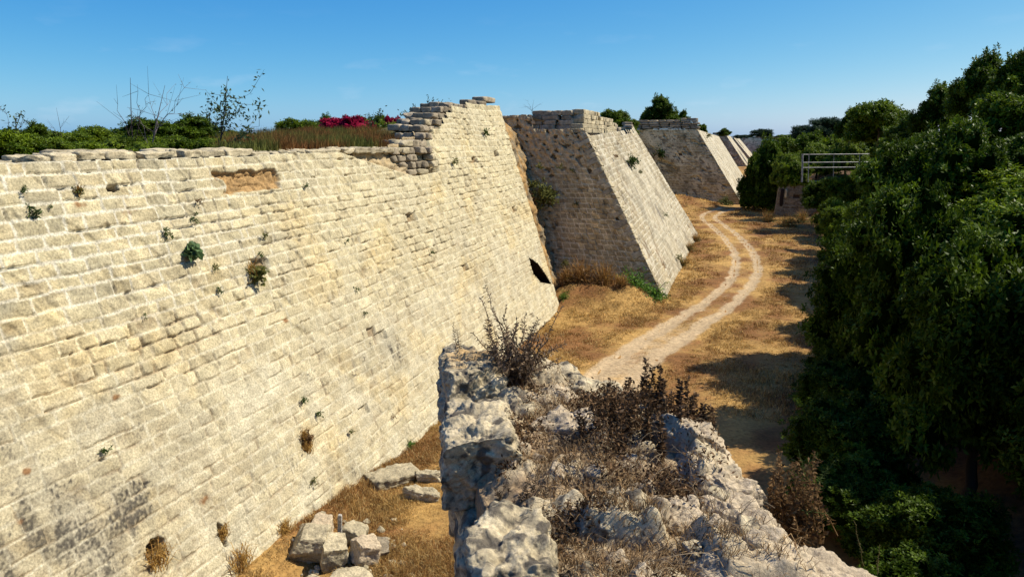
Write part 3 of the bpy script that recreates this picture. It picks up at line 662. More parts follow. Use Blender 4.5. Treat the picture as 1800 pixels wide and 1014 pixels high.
def crown_geo(seed, rad, nl, L, W, lobes=22, c0=(.035, .075, .014), c1=(.10, .17, .03), lob=(.26, .42), core=.78, flat=0.0, sprout=.12, ragged=.25):
    """foliage: leaf sprays grouped on many overlapping lobes; centre of the crown at the origin"""
    rng = np.random.default_rng(seed); g = Geo(); rad = np.array(rad, float); rm = rad.mean()
    dirs = unit(rng.normal(size=(lobes, 3))); dirs[:, 2] = np.where(dirs[:, 2] < -.55, -dirs[:, 2], dirs[:, 2])
    cen = dirs*rad*rng.uniform(.35, .86, (lobes, 1)); lr = rng.uniform(*lob, lobes)*rm
    tone = rng.random(lobes)
    li = rng.choice(lobes, nl, p=lr**2/(lr**2).sum())
    # sprays: leaves cluster round twig ends
    ns = max(nl//14, 1); sl = rng.choice(lobes, ns, p=lr**2/(lr**2).sum())
    sd = unit(rng.normal(size=(ns, 3))+np.array([0, 0, .25])); rr = rng.uniform(.72, 1.04, ns)+np.where(rng.random(ns) < sprout, rng.uniform(0, ragged, ns), 0)
    sp = cen[sl]+sd*lr[sl][:, None]*rr[:, None]*np.array([1, 1, .85])
    hid = np.zeros(ns, bool)
    for i in range(lobes):
        dd = np.linalg.norm(sp-cen[i], axis=1); hid |= (dd < lr[i]*.66) & (sl != i)
    idx = np.where(~hid)[0]
    s = rng.choice(idx, nl); P = sp[s]+rng.normal(size=(nl, 3))*L*.34
    A = unit(rng.normal(size=(nl, 3))+sd[s]*.55+np.array([0, 0, .2])); Nn = unit(sd[s]*.6+np.array([0, 0, .6])+rng.normal(size=(nl, 3))*.75)
    tt = np.clip(tone[sl[s]]*.55+rng.random(nl)*.25+.5*rng.random(ns)[s]-.12, 0, 1)**1.3
    col = lerp(np.array(c0), np.array(c1), tt[:, None])*rng.uniform(.75, 1.2, nl)[:, None]
    leaf_quads(g, P, A, L, W, rng, col, Nn)
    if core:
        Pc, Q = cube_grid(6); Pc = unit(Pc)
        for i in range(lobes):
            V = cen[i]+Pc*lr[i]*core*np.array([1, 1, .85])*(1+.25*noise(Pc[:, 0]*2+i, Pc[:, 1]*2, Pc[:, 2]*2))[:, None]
            g.put(V, Q, None, np.array(c0)*.6)  # solid cores added to block light, coloured dark as shade between leaves
    return g
_crowns = {}
def crown_mesh(key, **kw):
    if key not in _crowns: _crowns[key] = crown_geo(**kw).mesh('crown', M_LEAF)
    return _crowns[key]
def trunk_mesh(h, r, seed, limbs=5, spread=1.0):
    rng = np.random.default_rng(seed); g = Geo(); c = np.array([.10, .075, .05])
    n = 8; t = np.linspace(0, 1, n); w = np.cumsum(rng.normal(size=(n, 2))*.05*h*.3, 0); w -= w[0]
    pts = np.stack([w[:, 0], w[:, 1], t*h*.75], -1)
    tube(g, pts, r*(1-.6*t), c, 7)
    for k in range(limbs):
        b = pts[rng.integers(n//2, n)]; a = 2*math.pi*k/limbs+rng.random(); L = h*rng.uniform(.3, .5)
        q = np.linspace(0, 1, 6)[:, None]
        tube(g, b+q*np.array([math.cos(a)*L*.7*spread, math.sin(a)*L*.7*spread, L*.7])+rng.normal(size=(6, 3))*.03*L*(q > 0), r*.45*(1-.7*q[:, 0]), c, 5)
    return g.mesh('trunk', M_BARK)
def tree(name, label, cat, base, top, rad, key, tseed, group=None, rot=0.0, kw=None):
    """base (x,y,z) on the ground, crown reaching up to z = top; rad = crown half-sizes"""
    rad = np.array(rad, float); base = np.array(base, float)
    t = empty(name, base, label, cat, group)
    me = crown_mesh(key, **kw); ref = np.array(kw['rad'])
    r0 = (rad[0]+rad[1])/2; nc = int(np.clip(round(rad[2]/(1.15*r0)), 1, 4)); rr = np.random.default_rng(tseed+999)
    for k in range(nc):                                        # tall growth is several rounded crowns, not one stretched one
        rz = rad[2] if nc == 1 else max(r0*1.05, rad[2]/nc*1.25)
        hi, lo = top-base[2]-rz*1.08, min(rz*.75, top-base[2]-rz*1.08)
        q = 0 if nc == 1 else k/(nc-1); sc = 1 if k == 0 else rr.uniform(.85, 1.12)
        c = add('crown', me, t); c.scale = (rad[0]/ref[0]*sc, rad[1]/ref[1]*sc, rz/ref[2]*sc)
        c.location = ((0 if k == 0 else rr.uniform(-.35, .35)*r0), (0 if k == 0 else rr.uniform(-.35, .35)*r0), hi+(lo-hi)*q); c.rotation_euler = (0, 0, rot+k*2.1)
    add('trunk', trunk_mesh(max(top-base[2]-rad[2]*.9, .4), .05+.035*rad.mean(), tseed), t)
    return t
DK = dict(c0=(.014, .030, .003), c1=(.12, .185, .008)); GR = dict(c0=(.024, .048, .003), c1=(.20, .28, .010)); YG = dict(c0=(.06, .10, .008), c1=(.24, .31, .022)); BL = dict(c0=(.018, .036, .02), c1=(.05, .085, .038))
KIND = {
 'big': dict(seed=1, rad=(3, 3, 2.6), nl=26000, L=.25, W=.11, lobes=50, lob=(.13, .31), core=.68, sprout=.25, ragged=.5, **DK),
 'mid': dict(seed=2, rad=(3, 3, 2.6), nl=24000, L=.26, W=.11, lobes=50, lob=(.13, .31), core=.68, sprout=.25, ragged=.5, **GR),
 'pine': dict(seed=3, rad=(3, 3, 2.6), nl=22000, L=.24, W=.06, lobes=50, lob=(.11, .26), core=.62, sprout=.4, ragged=.6, **BL),
 'light': dict(seed=4, rad=(3, 3, 2.2), nl=20000, L=.22, W=.09, lobes=60, lob=(.12, .3), core=.65, sprout=.4, ragged=.6, **YG),
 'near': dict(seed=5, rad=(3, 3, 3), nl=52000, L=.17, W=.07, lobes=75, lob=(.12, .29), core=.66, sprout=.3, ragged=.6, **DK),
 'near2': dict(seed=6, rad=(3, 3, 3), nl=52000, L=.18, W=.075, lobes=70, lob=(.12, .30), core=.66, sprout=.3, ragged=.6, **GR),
}
GRP = 'trees and bushes on the right bank of the ditch'
# x pixel and y pixel of the crown top, distance Y, half-width in pixels, foot height (None: ground), kind, name, label
TREES = [
 (1308, 236, 330, 20, -1, 'pine', 'tree', 'tiny dark tree on the skyline just past the end of the leaning walls'),
 (1341, 224, 260, 22, -1, 'pine', 'tree', 'small round dark tree standing alone on the skyline near the ditch end'),
 (1385, 236, 220, 24, -1, 'mid', 'tree', 'low skyline tree between the lone round tree and the taller right-hand trees'),
 (1414, 216, 170, 26, -1, 'pine', 'pine_tree', 'airy pine with a spiky tip on the skyline above the green hedge'),
 (1456, 200, 140, 40, -1, 'pine', 'tree', 'bluish green skyline tree left of the tall double-crowned tree'),
 (1498, 192, 95, 28, -1, 'big', 'tree', 'narrow very dark tree against the left side of the double-crowned tree'),
 (1550, 172, 80, 58, -1, 'mid', 'tree', 'double-crowned rounded tree rising above the handrail on the skyline'),
 (1655, 150, 62, 52, -1, 'big', 'tree', 'broad tree with drooping left edge below the tallest trees'),
 (1600, 205, 66, 45, -1, 'big', 'tree', 'dark rounded tree filling the dip between the double crown and the broad tree'),
 (1738, 94, 50, 62, -1, 'big', 'tree', 'tall tree with lumpy top, second tallest against the sky'),
 (1815, 84, 46, 75, -1, 'big', 'tree', 'tallest tree, cut by the right edge of the view'),
 (1780, 155, 40, 80, -1, 'mid', 'tree', 'sunlit green crown in front of the tallest tree'),
 (1352, 246, 99, 44, None, 'big', 'bush', 'large black-green bush whose foot shades the bend of the track'),
 (1385, 268, 93, 30, -6, 'light', 'bush', 'yellow-green bush at the left end of the hedge over the handrail'),
 (1440, 250, 100, 40, -4, 'light', 'bush', 'bright yellow-green hedge bush directly above the handrail'),
 (1490, 245, 96, 40, -4, 'light', 'bush', 'yellow-green bush behind the right half of the handrail'),
 (1400, 282, 87, 30, -5.5, 'mid', 'bush', 'rounded green bush hanging over the stone pier'),
 (1445, 318, 82, 34, -5.5, 'big', 'bush', 'dark bush below the handrail, right of the stone pier'),
 (1385, 238, 150, 42, -9, 'mid', 'bush', 'far green bush under the lone skyline trees'),
 (1432, 234, 135, 46, -9, 'big', 'bush', 'far dark bush under the airy pine'),
 (1482, 232, 118, 50, -9, 'mid', 'bush', 'green bush under the narrow dark tree'),
 (1530, 226, 108, 50, -9, 'big', 'bush', 'dark bush below the double-crowned tree'),
 (1326, 322, 97, 26, None, 'near', 'bush', 'low black bush at the left foot of the dark thicket'),
 (1350, 330, 95, 24, None, 'near', 'bush', 'low black bush touching the left corner of the stone pier'),
 (1332, 268, 98, 32, None, 'big', 'bush', 'left lobe of the dark thicket at the bend of the track'),
 (1372, 288, 95, 26, None, 'big', 'bush', 'dark bush squeezed between the thicket and the stone pier'),
 (1480, 306, 80, 30, None, 'mid', 'bush', 'green bush right below the middle of the handrail'),
 (1512, 302, 78, 28, None, 'big', 'bush', 'dark bush below the right end of the handrail'),
 (1468, 345, 72, 34, None, 'mid', 'bush', 'low green bush at the right corner of the stone pier'),
 (1585, 236, 72, 52, -2, 'mid', 'tree', 'green tree at the right end of the handrail'),
 (1620, 238, 58, 62, -2, 'big', 'tree', 'dark tree under the broad drooping tree'),
 (1700, 220, 46, 70, -2, 'mid', 'tree', 'green tree below the tallest pair of trees'),
 (1800, 240, 36, 85, -2, 'big', 'tree', 'dark tree at the right edge under the sunlit crown'),
]
rngT = np.random.default_rng(9)
for i, (px, py, Y, hw, bz, kd, nm, lb) in enumerate(TREES):
    p = on_y(px, py, Y); depth = p@FW; r = hw/FPX*depth
    z0 = float(gz(p[0], p[1])) if bz is None else max(bz, float(gz(p[0], p[1])))-.1
    if bz == -9 or (nm == 'bush' and bz is not None): z0 = min(z0, p[2]-1.6*r)
    hgt = p[2]-z0; rz = min(hgt*.56, max(r*1.0, hgt*.42)) if 'tree' in nm else max(hgt*.56, r*.5)
    tree(nm, lb, 'tree' if 'tree' in nm else 'bush', (p[0], p[1], z0), p[2], (r, r*1.05, rz), kd, 50+i, GRP, rngT.uniform(0, 6.3), KIND[kd])
# overgrown bank: bushes whose foot stands on the slope; X, Y, top Z, half-width
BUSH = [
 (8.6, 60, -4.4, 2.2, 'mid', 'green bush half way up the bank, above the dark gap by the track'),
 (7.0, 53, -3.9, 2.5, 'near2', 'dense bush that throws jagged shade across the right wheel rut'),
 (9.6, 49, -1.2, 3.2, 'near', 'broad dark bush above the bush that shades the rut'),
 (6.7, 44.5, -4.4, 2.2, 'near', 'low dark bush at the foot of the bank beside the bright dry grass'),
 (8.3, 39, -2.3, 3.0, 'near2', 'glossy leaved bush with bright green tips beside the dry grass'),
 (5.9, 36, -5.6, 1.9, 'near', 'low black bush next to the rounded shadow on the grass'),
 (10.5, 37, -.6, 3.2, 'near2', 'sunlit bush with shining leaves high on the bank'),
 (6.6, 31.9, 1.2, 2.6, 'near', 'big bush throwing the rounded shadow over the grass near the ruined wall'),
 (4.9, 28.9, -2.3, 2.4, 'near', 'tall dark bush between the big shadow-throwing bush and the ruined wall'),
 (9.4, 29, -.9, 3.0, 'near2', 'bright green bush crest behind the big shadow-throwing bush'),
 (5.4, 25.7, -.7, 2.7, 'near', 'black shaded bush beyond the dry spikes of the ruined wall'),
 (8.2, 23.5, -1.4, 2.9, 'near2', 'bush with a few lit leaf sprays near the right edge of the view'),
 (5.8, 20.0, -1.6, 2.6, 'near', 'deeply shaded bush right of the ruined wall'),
 (8.8, 18.0, .1, 2.9, 'near', 'tall bush past the right edge, added for the shade it casts'),  # out of view, put in tall to throw shade on the nearer bushes
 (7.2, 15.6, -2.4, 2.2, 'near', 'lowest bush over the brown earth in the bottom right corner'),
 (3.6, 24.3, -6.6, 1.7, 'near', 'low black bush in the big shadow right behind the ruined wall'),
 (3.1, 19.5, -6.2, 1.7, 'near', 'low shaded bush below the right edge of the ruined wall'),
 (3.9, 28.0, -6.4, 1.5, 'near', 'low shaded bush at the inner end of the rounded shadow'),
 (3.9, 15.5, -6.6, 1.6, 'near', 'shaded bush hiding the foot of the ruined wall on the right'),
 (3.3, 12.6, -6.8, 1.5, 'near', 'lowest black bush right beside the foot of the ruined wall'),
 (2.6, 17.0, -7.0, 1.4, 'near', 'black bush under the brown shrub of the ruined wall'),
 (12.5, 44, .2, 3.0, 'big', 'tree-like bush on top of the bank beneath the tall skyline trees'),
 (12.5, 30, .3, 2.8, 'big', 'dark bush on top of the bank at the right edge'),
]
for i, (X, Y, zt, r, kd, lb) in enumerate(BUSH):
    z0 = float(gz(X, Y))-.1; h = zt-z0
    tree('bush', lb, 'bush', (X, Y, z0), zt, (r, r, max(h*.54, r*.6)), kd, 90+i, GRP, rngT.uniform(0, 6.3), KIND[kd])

# ------------------------------------------------------------------ plants on the rampart top
def at(x, y, D): d = ray(x, y); return d*(D/(d@FH))
GL = 'shrubs growing on the rampart top'
LEFT = [
 # x, y of the top, distance, half-width px, foot z, kind, label
 (10, 222, 15, 75, 'mid', 'olive leafy bush cut by the left edge above the coping stones'),
 (75, 236, 16, 60, 'mid', 'low green bush beside the olive bush at the far left'),
 (100, 228, 26, 60, 'mid', 'olive bush behind the low green bush at the far left'),
 (160, 219, 28, 50, 'mid', 'mid green bush left of the bare upright twig'),
 (205, 238, 20, 48, 'light', 'small bright green bush below the bare upright twig'),
 (150, 245, 17, 60, 'mid', 'low dark leafy bush in front of the mid green bush'),
 (250, 210, 34, 72, 'big', 'dark green shrub directly behind the bare upright twig'),
 (335, 205, 36, 70, 'big', 'dark green shrub between the bare twig and the leafy sapling'),
 (295, 236, 21, 60, 'mid', 'mid green low shrub in front of the dark pair of shrubs'),
 (255, 250, 19, 50, 'light', 'small olive shrub just over the coping below the dark pair'),
 (370, 240, 22, 55, 'mid', 'low green shrub at the foot of the leafy sapling'),
 (385, 226, 40, 50, 'mid', 'green shrub behind the foot of the leafy sapling'),
 (60, 218, 24, 44, 'big', 'taller dark bush at the far left behind the olive bush'),
 (420, 232, 30, 48, 'mid', 'green bush just right of the leafy sapling'),
 (470, 238, 34, 40, 'light', 'olive bush left of the rounded green shrub'),
 (455, 240, 60, 50, 'big', 'far dark shrub seen under the leafy sapling'),
 (520, 206, 50, 46, 'mid', 'rounded green shrub left of the pink blossoms'),
 (572, 204, 52, 32, 'big', 'small dark round shrub touching the pink blossoms'),
 (655, 200, 44, 50, 'mid', 'green shrub between the large and small pink blossoms'),
 (688, 214, 37, 36, 'light', 'olive shrub just left of the broken stair'),
]
for i, (px, py, D, hw, kd, lb) in enumerate(LEFT):
    p = at(px, py, D); r = hw/FPX*D; z0 = -.8; rz = max((p[2]-z0)*.58, r*.35)
    tree('shrub', lb, 'shrub', (p[0], p[1], z0), p[2], (r, r, rz), kd, 150+i, GL, i*1.3, KIND[kd])
PINK = dict(seed=21, rad=(3, 3, 2.2), nl=16000, L=.24, W=.16, lobes=30, c0=(.20, .008, .03), c1=(.55, .03, .10), lob=(.25, .4), core=.7)
for i, (px, py, D, hw, lb) in enumerate(((612, 202, 40, 48, 'large magenta bougainvillea in bloom above the reddish grass'), (690, 202, 40, 17, 'tiny red-flowered bougainvillea tip between green shrubs'), (714, 211, 38, 24, 'small pink bougainvillea beside the broken stair'))):
    p = at(px, py, D); r = hw/FPX*D
    tree('bougainvillea', lb, 'flowering shrub', (p[0], p[1], -.5), p[2], (r, r, max((p[2]+.5)*.55, r*.6)), 'pink', 180+i, None, i*2., PINK)
def sapling(label, pts, r0, branches, nleaf, leafL, seed, cat='sapling', barkc=(.07, .055, .045), leafc=((.03, .055, .02), (.10, .13, .05))):
    """pts: stem points; branches: (start fraction, end point)"""
    rng = np.random.default_rng(seed); base = np.array(pts[0]); t = empty('sapling', base, label, cat)
    g = Geo(); gl = Geo(); pts = np.array(pts, float); n = len(pts)
    r0 = r0*.75; tube(g, pts, r0*(1-.8*np.linspace(0, 1, n)), barkc, 5)
    ends = [(pts, .45)]
    for fr, e in branches:
        b = np.array([np.interp(fr*(n-1), range(n), pts[:, k]) for k in range(3)]); e = np.array(e); q = np.linspace(0, 1, 7)[:, None]
        P = b+(e-b)*q+np.array([0, 0, .12])*np.linalg.norm(e-b)*(q*(1-q))*2+rng.normal(size=(7, 3))*.03*np.linalg.norm(e-b)*(q > 0)
        tube(g, P, r0*.5*(1-.75*q[:, 0]), barkc, 4); ends.append((P, .2))
        for k in range(5):
            s = P[rng.integers(1, 7)]; ee = s+(e-b)*rng.uniform(.15, .4)+rng.normal(size=3)*.22*np.linalg.norm(e-b); P2 = s+(ee-s)*np.linspace(0, 1, 4)[:, None]
            tube(g, P2, r0*.25*(1-.6*np.linspace(0, 1, 4)), barkc, 3); ends.append((P2, .0))
    add('stem', g.mesh('stem', M_BARK, False, base), t)
    if nleaf:
        for P, f in ends:
            m = max(1, int(nleaf/len(ends))); q = rng.uniform(f, 1, m)*(len(P)-1)
            X = np.stack([np.interp(q, range(len(P)), P[:, k]) for k in range(3)], -1)+rng.normal(size=(m, 3))*leafL*.5
            A = unit(rng.normal(size=(m, 3))+np.array([0, 0, -.3])); leaf_quads(gl, X, A, leafL, leafL*.4, rng, lerp(np.array(leafc[0]), np.array(leafc[1]), rng.random((m, 1))))
        add('foliage', gl.mesh('foliage', M_LEAF, False, base), t)
    return t
D = 20.
sapling('tall straight bare twig with dead side branches against the sky', [at(236, 285, D), at(231, 220, D), at(229, 137, D)], .03, [(.3, at(200, 175, D)), (.3, at(262, 165, D)), (.2, at(250, 150, D-.5)), (.45, at(245, 205, D))], 0, .1, 301)
sapling('leaning bare grey twigs beside the tall straight twig', [at(262, 285, D), at(275, 215, D), at(290, 150, D)], .028, [(.2, at(333, 140, D)), (.3, at(318, 175, D)), (.5, at(262, 180, D)), (.3, at(300, 165, D+1)), (.1, at(240, 190, D))], 26, .07, 302, 'sapling', (.17, .14, .14))
D = 21.
sapling('slender leafy sapling with sparse drooping leaves against the sky', [at(380, 285, D), at(392, 220, D), at(400, 134, D)], .035, [(.25, at(438, 165, D)), (.35, at(425, 190, D)), (.2, at(366, 200, D)), (.15, at(455, 222, D)), (.4, at(385, 185, D-.3)), (.1, at(430, 235, D)), (.5, at(402, 160, D))], 520, .13, 303)
D = 15.
sapling('short bare sprig with curled tips at the far left skyline', [at(12, 275, D), at(28, 225, D), at(38, 197, D)], .02, [(.3, at(8, 195, D)), (.4, at(50, 210, D)), (.5, at(30, 205, D))], 60, .08, 304)
sapling('thin dead stalk left of centre between low bushes', [at(112, 275, D+3), at(106, 225, D+3), at(99, 190, D+3)], .012, [(.5, at(118, 210, D+3)), (.3, at(82, 214, D+3))], 0, .1, 305)
D = 36.
sapling('wispy green sprigs peeping over the broken stair', [at(742, 250, D), at(738, 215, D), at(730, 186, D)], .03, [(.3, at(712, 205, D)), (.4, at(755, 190, D)), (.5, at(722, 195, D)), (.2, at(770, 190, D))], 420, .16, 306)
sapling('wispy sprig beside the small pink blossoms', [at(650, 240, D), at(655, 215, D), at(657, 194, D)], .02, [(.4, at(645, 200, D)), (.4, at(668, 204, D))], 120, .14, 307)
D = 43.
sapling('dead twigs on the crest of the shaded flank', [at(935, 200, D), at(936, 190, D), at(938, 176, D)], .02, [(.2, at(920, 184, D)), (.2, at(928, 178, D)), (.3, at(948, 184, D))], 0, .1, 308)
FARL = [(1160, 170, 112, 38, 0.8, 'big', 'rounded dark tree standing alone on top of the third bastion'), (1078, 190, 95, 32, .0, 'mid', 'dark low tree above the parapet of the second bastion'), (1100, 206, 88, 26, 0, 'mid', 'low green bush left of the round bastion tree'), (1202, 195, 114, 16, .8, 'big', 'small dark bush right of the round bastion tree'),
        (1235, 217, 150, 10, 0, 'mid', 'tiny bush on the crest past the third bastion'), (1274, 226, 200, 14, 0, 'big', 'small dark bush on the crest of the fourth bastion'), (1135, 196, 118, 14, .8, 'mid', 'small green bush tucked against the left of the round bastion tree')]
for i, (px, py, Y, hw, z0, kd, lb) in enumerate(FARL):
    p = on_y(px, py, Y); r = hw/FPX*(p@FW)
    tree('tree' if hw > 30 else 'bush', lb, 'tree' if hw > 30 else 'bush', (p[0], p[1], z0), p[2], (r, r, max((p[2]-z0)*.58, r*.5)), kd, 350+i, None, i*1.1, KIND[kd])

# ------------------------------------------------------------------ stone pier and handrail on the right bank
BP = np.array([5.8, 92, -9.])
pier = empty('stone_pier', BP, 'squat brown stone pier under hanging bushes, with a notch and a pale cap slab', 'stone pier')
PALP = dict(a=(.26, .195, .115), b=(.18, .13, .075), g=(.17, .14, .09), m=(.30, .245, .16), o=(.07, .045, .03))
pz = float(on_y(1368, 322, 91)[2]); x0 = float(on_y(1361, 380, 91)[0]); x1 = 9.0
face('front_face', [(x0, 91, -9.3), (x1, 91, -9.3), (x0+.35, 91.3, pz), (x1, 91.3, pz)], np.linspace(0, 1, 140), np.linspace(0, 1, 110), 81, M_FAR, pier, PALP, .42, (.6, 1.3), .03, .06, None, None, BP)
face('side_face', [(x0, 95, -9.3), (x0, 91, -9.3), (x0+.35, 95, pz), (x0+.35, 91.3, pz)], np.linspace(0, 1, 90), np.linspace(0, 1, 110), 82, M_FAR, pier, PALP, .42, (.6, 1.3), .03, .06, None, None, BP)
g = Geo(); rough_block(g, (x0+1.3, 93, pz+.08), (2.5, 4.0, .22), AXW, 83, 8, 12, .03, 2, 0, pale); rough_block(g, (x0+4.2, 93, pz+.02), (3.2, 4.0, .2), AXW, 84, 8, 12, .03, 2, 0, grey)
add('cap_slab', g.mesh('cap_slab', M_FAR, True, BP), pier)
g = Geo(); pn = on_y(1377, 340, 90.9); rough_block(g, pn+np.array([.28, .12, 0]), (.28, .3, 1.0), AXW, 85, 5, 8, .03, 2, 0, pale); rough_block(g, pn+np.array([-.15, .2, -.5]), (.35, .3, 2.0), AXW, 86, 5, 8, .03, 2, 0, None, (.03, .02, .015))  # near-black block stands in for the shaded hollow of the notch
add('notch', g.mesh('notch', M_FAR, True, BP), pier)
hb = on_y(1411, 296, 84); rail = empty('handrail', hb, 'pale metal handrail with two bars among the bushes of the right bank', 'railing')
ptA = lambda x, y: on_y(x, y, 84+(x-1411)*.035)
for (x, w) in ((1411, .16), (1422, .08), (1466, .05), (1511, .05)):
    a, b = ptA(x, 300), ptA(x, 271); g = Geo(); tube(g, [a+np.array([0, 0, -1.2]), b], w*.6, (.5, .5, .5), 6); add('post', g.mesh('post', M_METAL, False, hb), rail)
for y in (272, 286, 295):
    g = Geo(); tube(g, [ptA(1409, y), ptA(1465, y-.5), ptA(1530, y-1)], .05, (.5, .5, .5), 6); add('bar', g.mesh('bar', M_METAL, False, hb), rail)

# ------------------------------------------------------------------ the ruined wall end in front
lyA = axis([(-1.5, 2.2, .06), (2.2, 6.9, .0115)]); lxA = axis([(-1.3, -.75, .03), (-.75, 1.7, .0115), (1.7, 3.6, .02)])
LX, LY = np.meshgrid(lxA, lyA)
def lxl(ly): return np.interp(ly, [-1.5, 0, 2.7, 6.3], [.1, .02, -.20, -.585])
def lxr(ly): return np.interp(ly, [-1.5, 2.0, 2.9, 3.3, 3.7, 4.7, 5.3, 6.4], [2.6, 2.2, 1.80, 1.55, 1.42, 1.36, 1.25, .95])
def ruin_top(x, y):
    z = -1.99-.03*(x+.5)-.10*sstep(.8, 2.2, x)-.03*(6-y)*0
    z = z-.10*sstep(.2, .9, x)*sstep(4.6, 6, y)
    z = z+.075*fbm(x*1.7, y*1.7, 3., 3)+.05*np.abs(fbm(x*4.5, y*4.5, 6., 4))
    # lumps of masonry left standing
    for (cx, cy, rx, ry, h) in ((.55, 3.55, .22, .16, .14), (1.35, 4.35, .28, .30, .18), (1.75, 3.85, .28, .3, .10), (1.2, 3.2, .25, .22, .15), (.15, 6.05, .3, .25, .05), (1.0, 5.6, .3, .3, .08), (2.0, 3.35, .3, .3, .1), (.55, 2.95, .3, .16, .1)):
        d = np.maximum(np.abs(x-cx)/rx, np.abs(y-cy)/ry)+.3*noise(x*3, y*3, cx)
        z = z+h*sstep(1.15, .75, d)
    return z
def ruin_z(x, y):
    z = ruin_top(x, y)
    e = .06*fbm(x*2.5, y*2.5, 9., 4)
    dl = lxl(y)+.17*sstep(2.2, 2.6, y)-x+e; dr = x-lxr(y)+e; df = y-6.35+e+.25*sstep(.3, -.2, x)*0
    d = np.maximum(np.maximum(dl, dr*.8), df)
    return z-.12*sstep(-.22, 0, d)*1.0-np.maximum(d, 0)*26*np.clip(d*6+.4, 0, 1)
RZ = np.maximum(ruin_z(LX, LY), -9.6)
# pitted limestone: fine relief
pit = np.maximum(fbm(LX*9, LY*9, 2., 4)-.25, 0)*.05+np.maximum(noise(LX*26, LY*26, 1.), 0)*.012
RZ = RZ-pit*(RZ > -3.2)
fR = fbm(LX*2.2, LY*2.2, 4., 4); hi = RZ-(-1.99-.03*(LX+.5)-.10*sstep(.8, 2.2, LX))
cS = lerp(np.array([.54, .445, .28]), np.array([.42, .34, .215]), sstep(-.3, .5, fR)[..., None])
cD = lerp(np.array([.36, .25, .14]), np.array([.44, .32, .18]), sstep(-.3, .4, fbm(LX*3, LY*3, 8., 3))[..., None])
cR = lerp(cD, cS, sstep(-.02, .07, hi+.04*fR)[..., None])
cR = lerp(cR, np.array([.56, .44, .28]), (sstep(.9, 1.5, LX+.3*fR)*.7)[..., None])
side = sstep(-2.3, -3.0, RZ); cR = lerp(cR, np.array([.33, .27, .19]), side[..., None])
cR = cR*(1-.35*np.clip(pit*20, 0, 1))[..., None]
VR = R_*LX[..., None]+FH*LY[..., None]; VR[..., 2] = RZ
BR_ = local(.8, 3.0, -9.0)
ruin = empty('ruined_wall', BR_, 'crumbling grey limestone wall end in front, overgrown with dead plants', 'ruined wall')
add('wall_core', make_mesh('wall_core', VR.reshape(-1, 3)-BR_, [grid_faces(len(lyA), len(lxA))], cR.reshape(-1, 3), M_ROCK, True), ruin)
AXL = np.array([R_, FH, [0, 0, 1.0]])
def axl(yaw, pitch=0, roll=0): return rot_ax(yaw, pitch, roll)@AXL
def lich(X, W, rng):
    f = fbm(W[:, 0]*6, W[:, 1]*6, W[:, 2]*6, 4)
    c = np.array([.48, .395, .245])*(1+.4*f)[:, None]
    return lerp(c, np.array([.06, .052, .045]), (sstep(.1, .5, fbm(W[:, 0]*8, W[:, 1]*8, W[:, 2]*8+4, 5)))[:, None]*.85)
def orange_top(X, W, rng):
    c = lich(X, W, rng); f = fbm(W[:, 0]*7, W[:, 1]*7, W[:, 2]*7, 4)
    k = sstep(.02, .10, X[:, 2]+.05*f)*sstep(.9, .0, np.abs(X[:, 1]-.02)*2.6+.5*f)*sstep(.28, .1, np.abs(X[:, 0]))
    return lerp(c, np.array([.50, .32, .13]), (k*.9)[:, None])
def tan(X, W, rng):
    f = fbm(W[:, 0]*5, W[:, 1]*5, W[:, 2]*5, 4)
    return lerp(np.array([.54, .43, .28]), np.array([.42, .335, .22]), sstep(-.3, .4, f)[:, None])*(1+.25*f)[:, None]
# lx, ly, z centre, size, rotation, colour, cuts, n
BLK = [(-.33, 5.72, -2.0, (.50, 1.0, .52), (.10, -.03, .02), orange_top, 1, 46), (-.22, 4.58, -2.06, (.46, 1.12, .50), (.10, -.06, .03), lich, 1, 46), (-.02, 3.12, -2.03, (.42, .64, .46), (.06, .03, .04), lich, 1, 40),
       (.02, 5.25, -2.12, (.35, .5, .36), (.3, .1, .1), lich, 2, 24), (.10, 6.02, -2.02, (.30, .36, .34), (.5, .2, .1), lich, 2, 24), (.34, 6.1, -2.08, (.5, .36, .30), (.1, 0, .1), lich, 2, 28),
       (.42, 4.95, -2.06, (.62, .34, .24), (-.1, .1, .05), tan, 1, 26), (.25, 5.45, -2.06, (.5, .3, .2), (.2, .05, .0), tan, 2, 22),
       (.56, 3.52, -2.04, (.36, .26, .26), (.05, .05, .02), lich, 1, 28), (.26, 3.72, -2.06, (.34, .24, .22), (-.2, .1, .1), lich, 2, 24), (.88, 3.66, -2.10, (.32, .28, .28), (.3, .15, -.1), tan, 3, 32),
       (.98, 3.06, -2.10, (.30, .32, .34), (.2, .2, .1), tan, 3, 30), (1.20, 4.62, -2.10, (.46, .5, .44), (.5, .1, .35), tan, 3, 34), (1.26, 4.18, -2.16, (.44, .46, .36), (.4, .0, .3), tan, 3, 34), (1.26, 3.74, -2.16, (.40, .42, .30), (.6, .1, .3), tan, 3, 30),
       (1.52, 3.22, -2.22, (.66, .5, .34), (.5, .05, .35), tan, 2, 34), (1.22, 3.32, -2.12, (.4, .4, .28), (.2, .1, .1), tan, 3, 26), (.42, 2.98, -2.06, (.46, .26, .26), (.0, .1, .0), lich, 2, 28), (.7, 5.75, -2.14, (.5, .4, .26), (.2, .1, .1), lich, 2, 24), (1.02, 5.3, -2.16, (.42, .4, .3), (.5, .1, .1), lich, 3, 24)]
for i, (x, y, z, dm, ro, cf, cu, n) in enumerate(BLK):
    g = Geo(); rough_block(g, local(x, y, z), dm, axl(*ro), 4000+i, int(n*1.6), 6, .055, 6.0, cu+3, cf, pits=.02)
    add('stone_block', g.mesh('stone_block', M_ROCK, True, BR_), ruin)

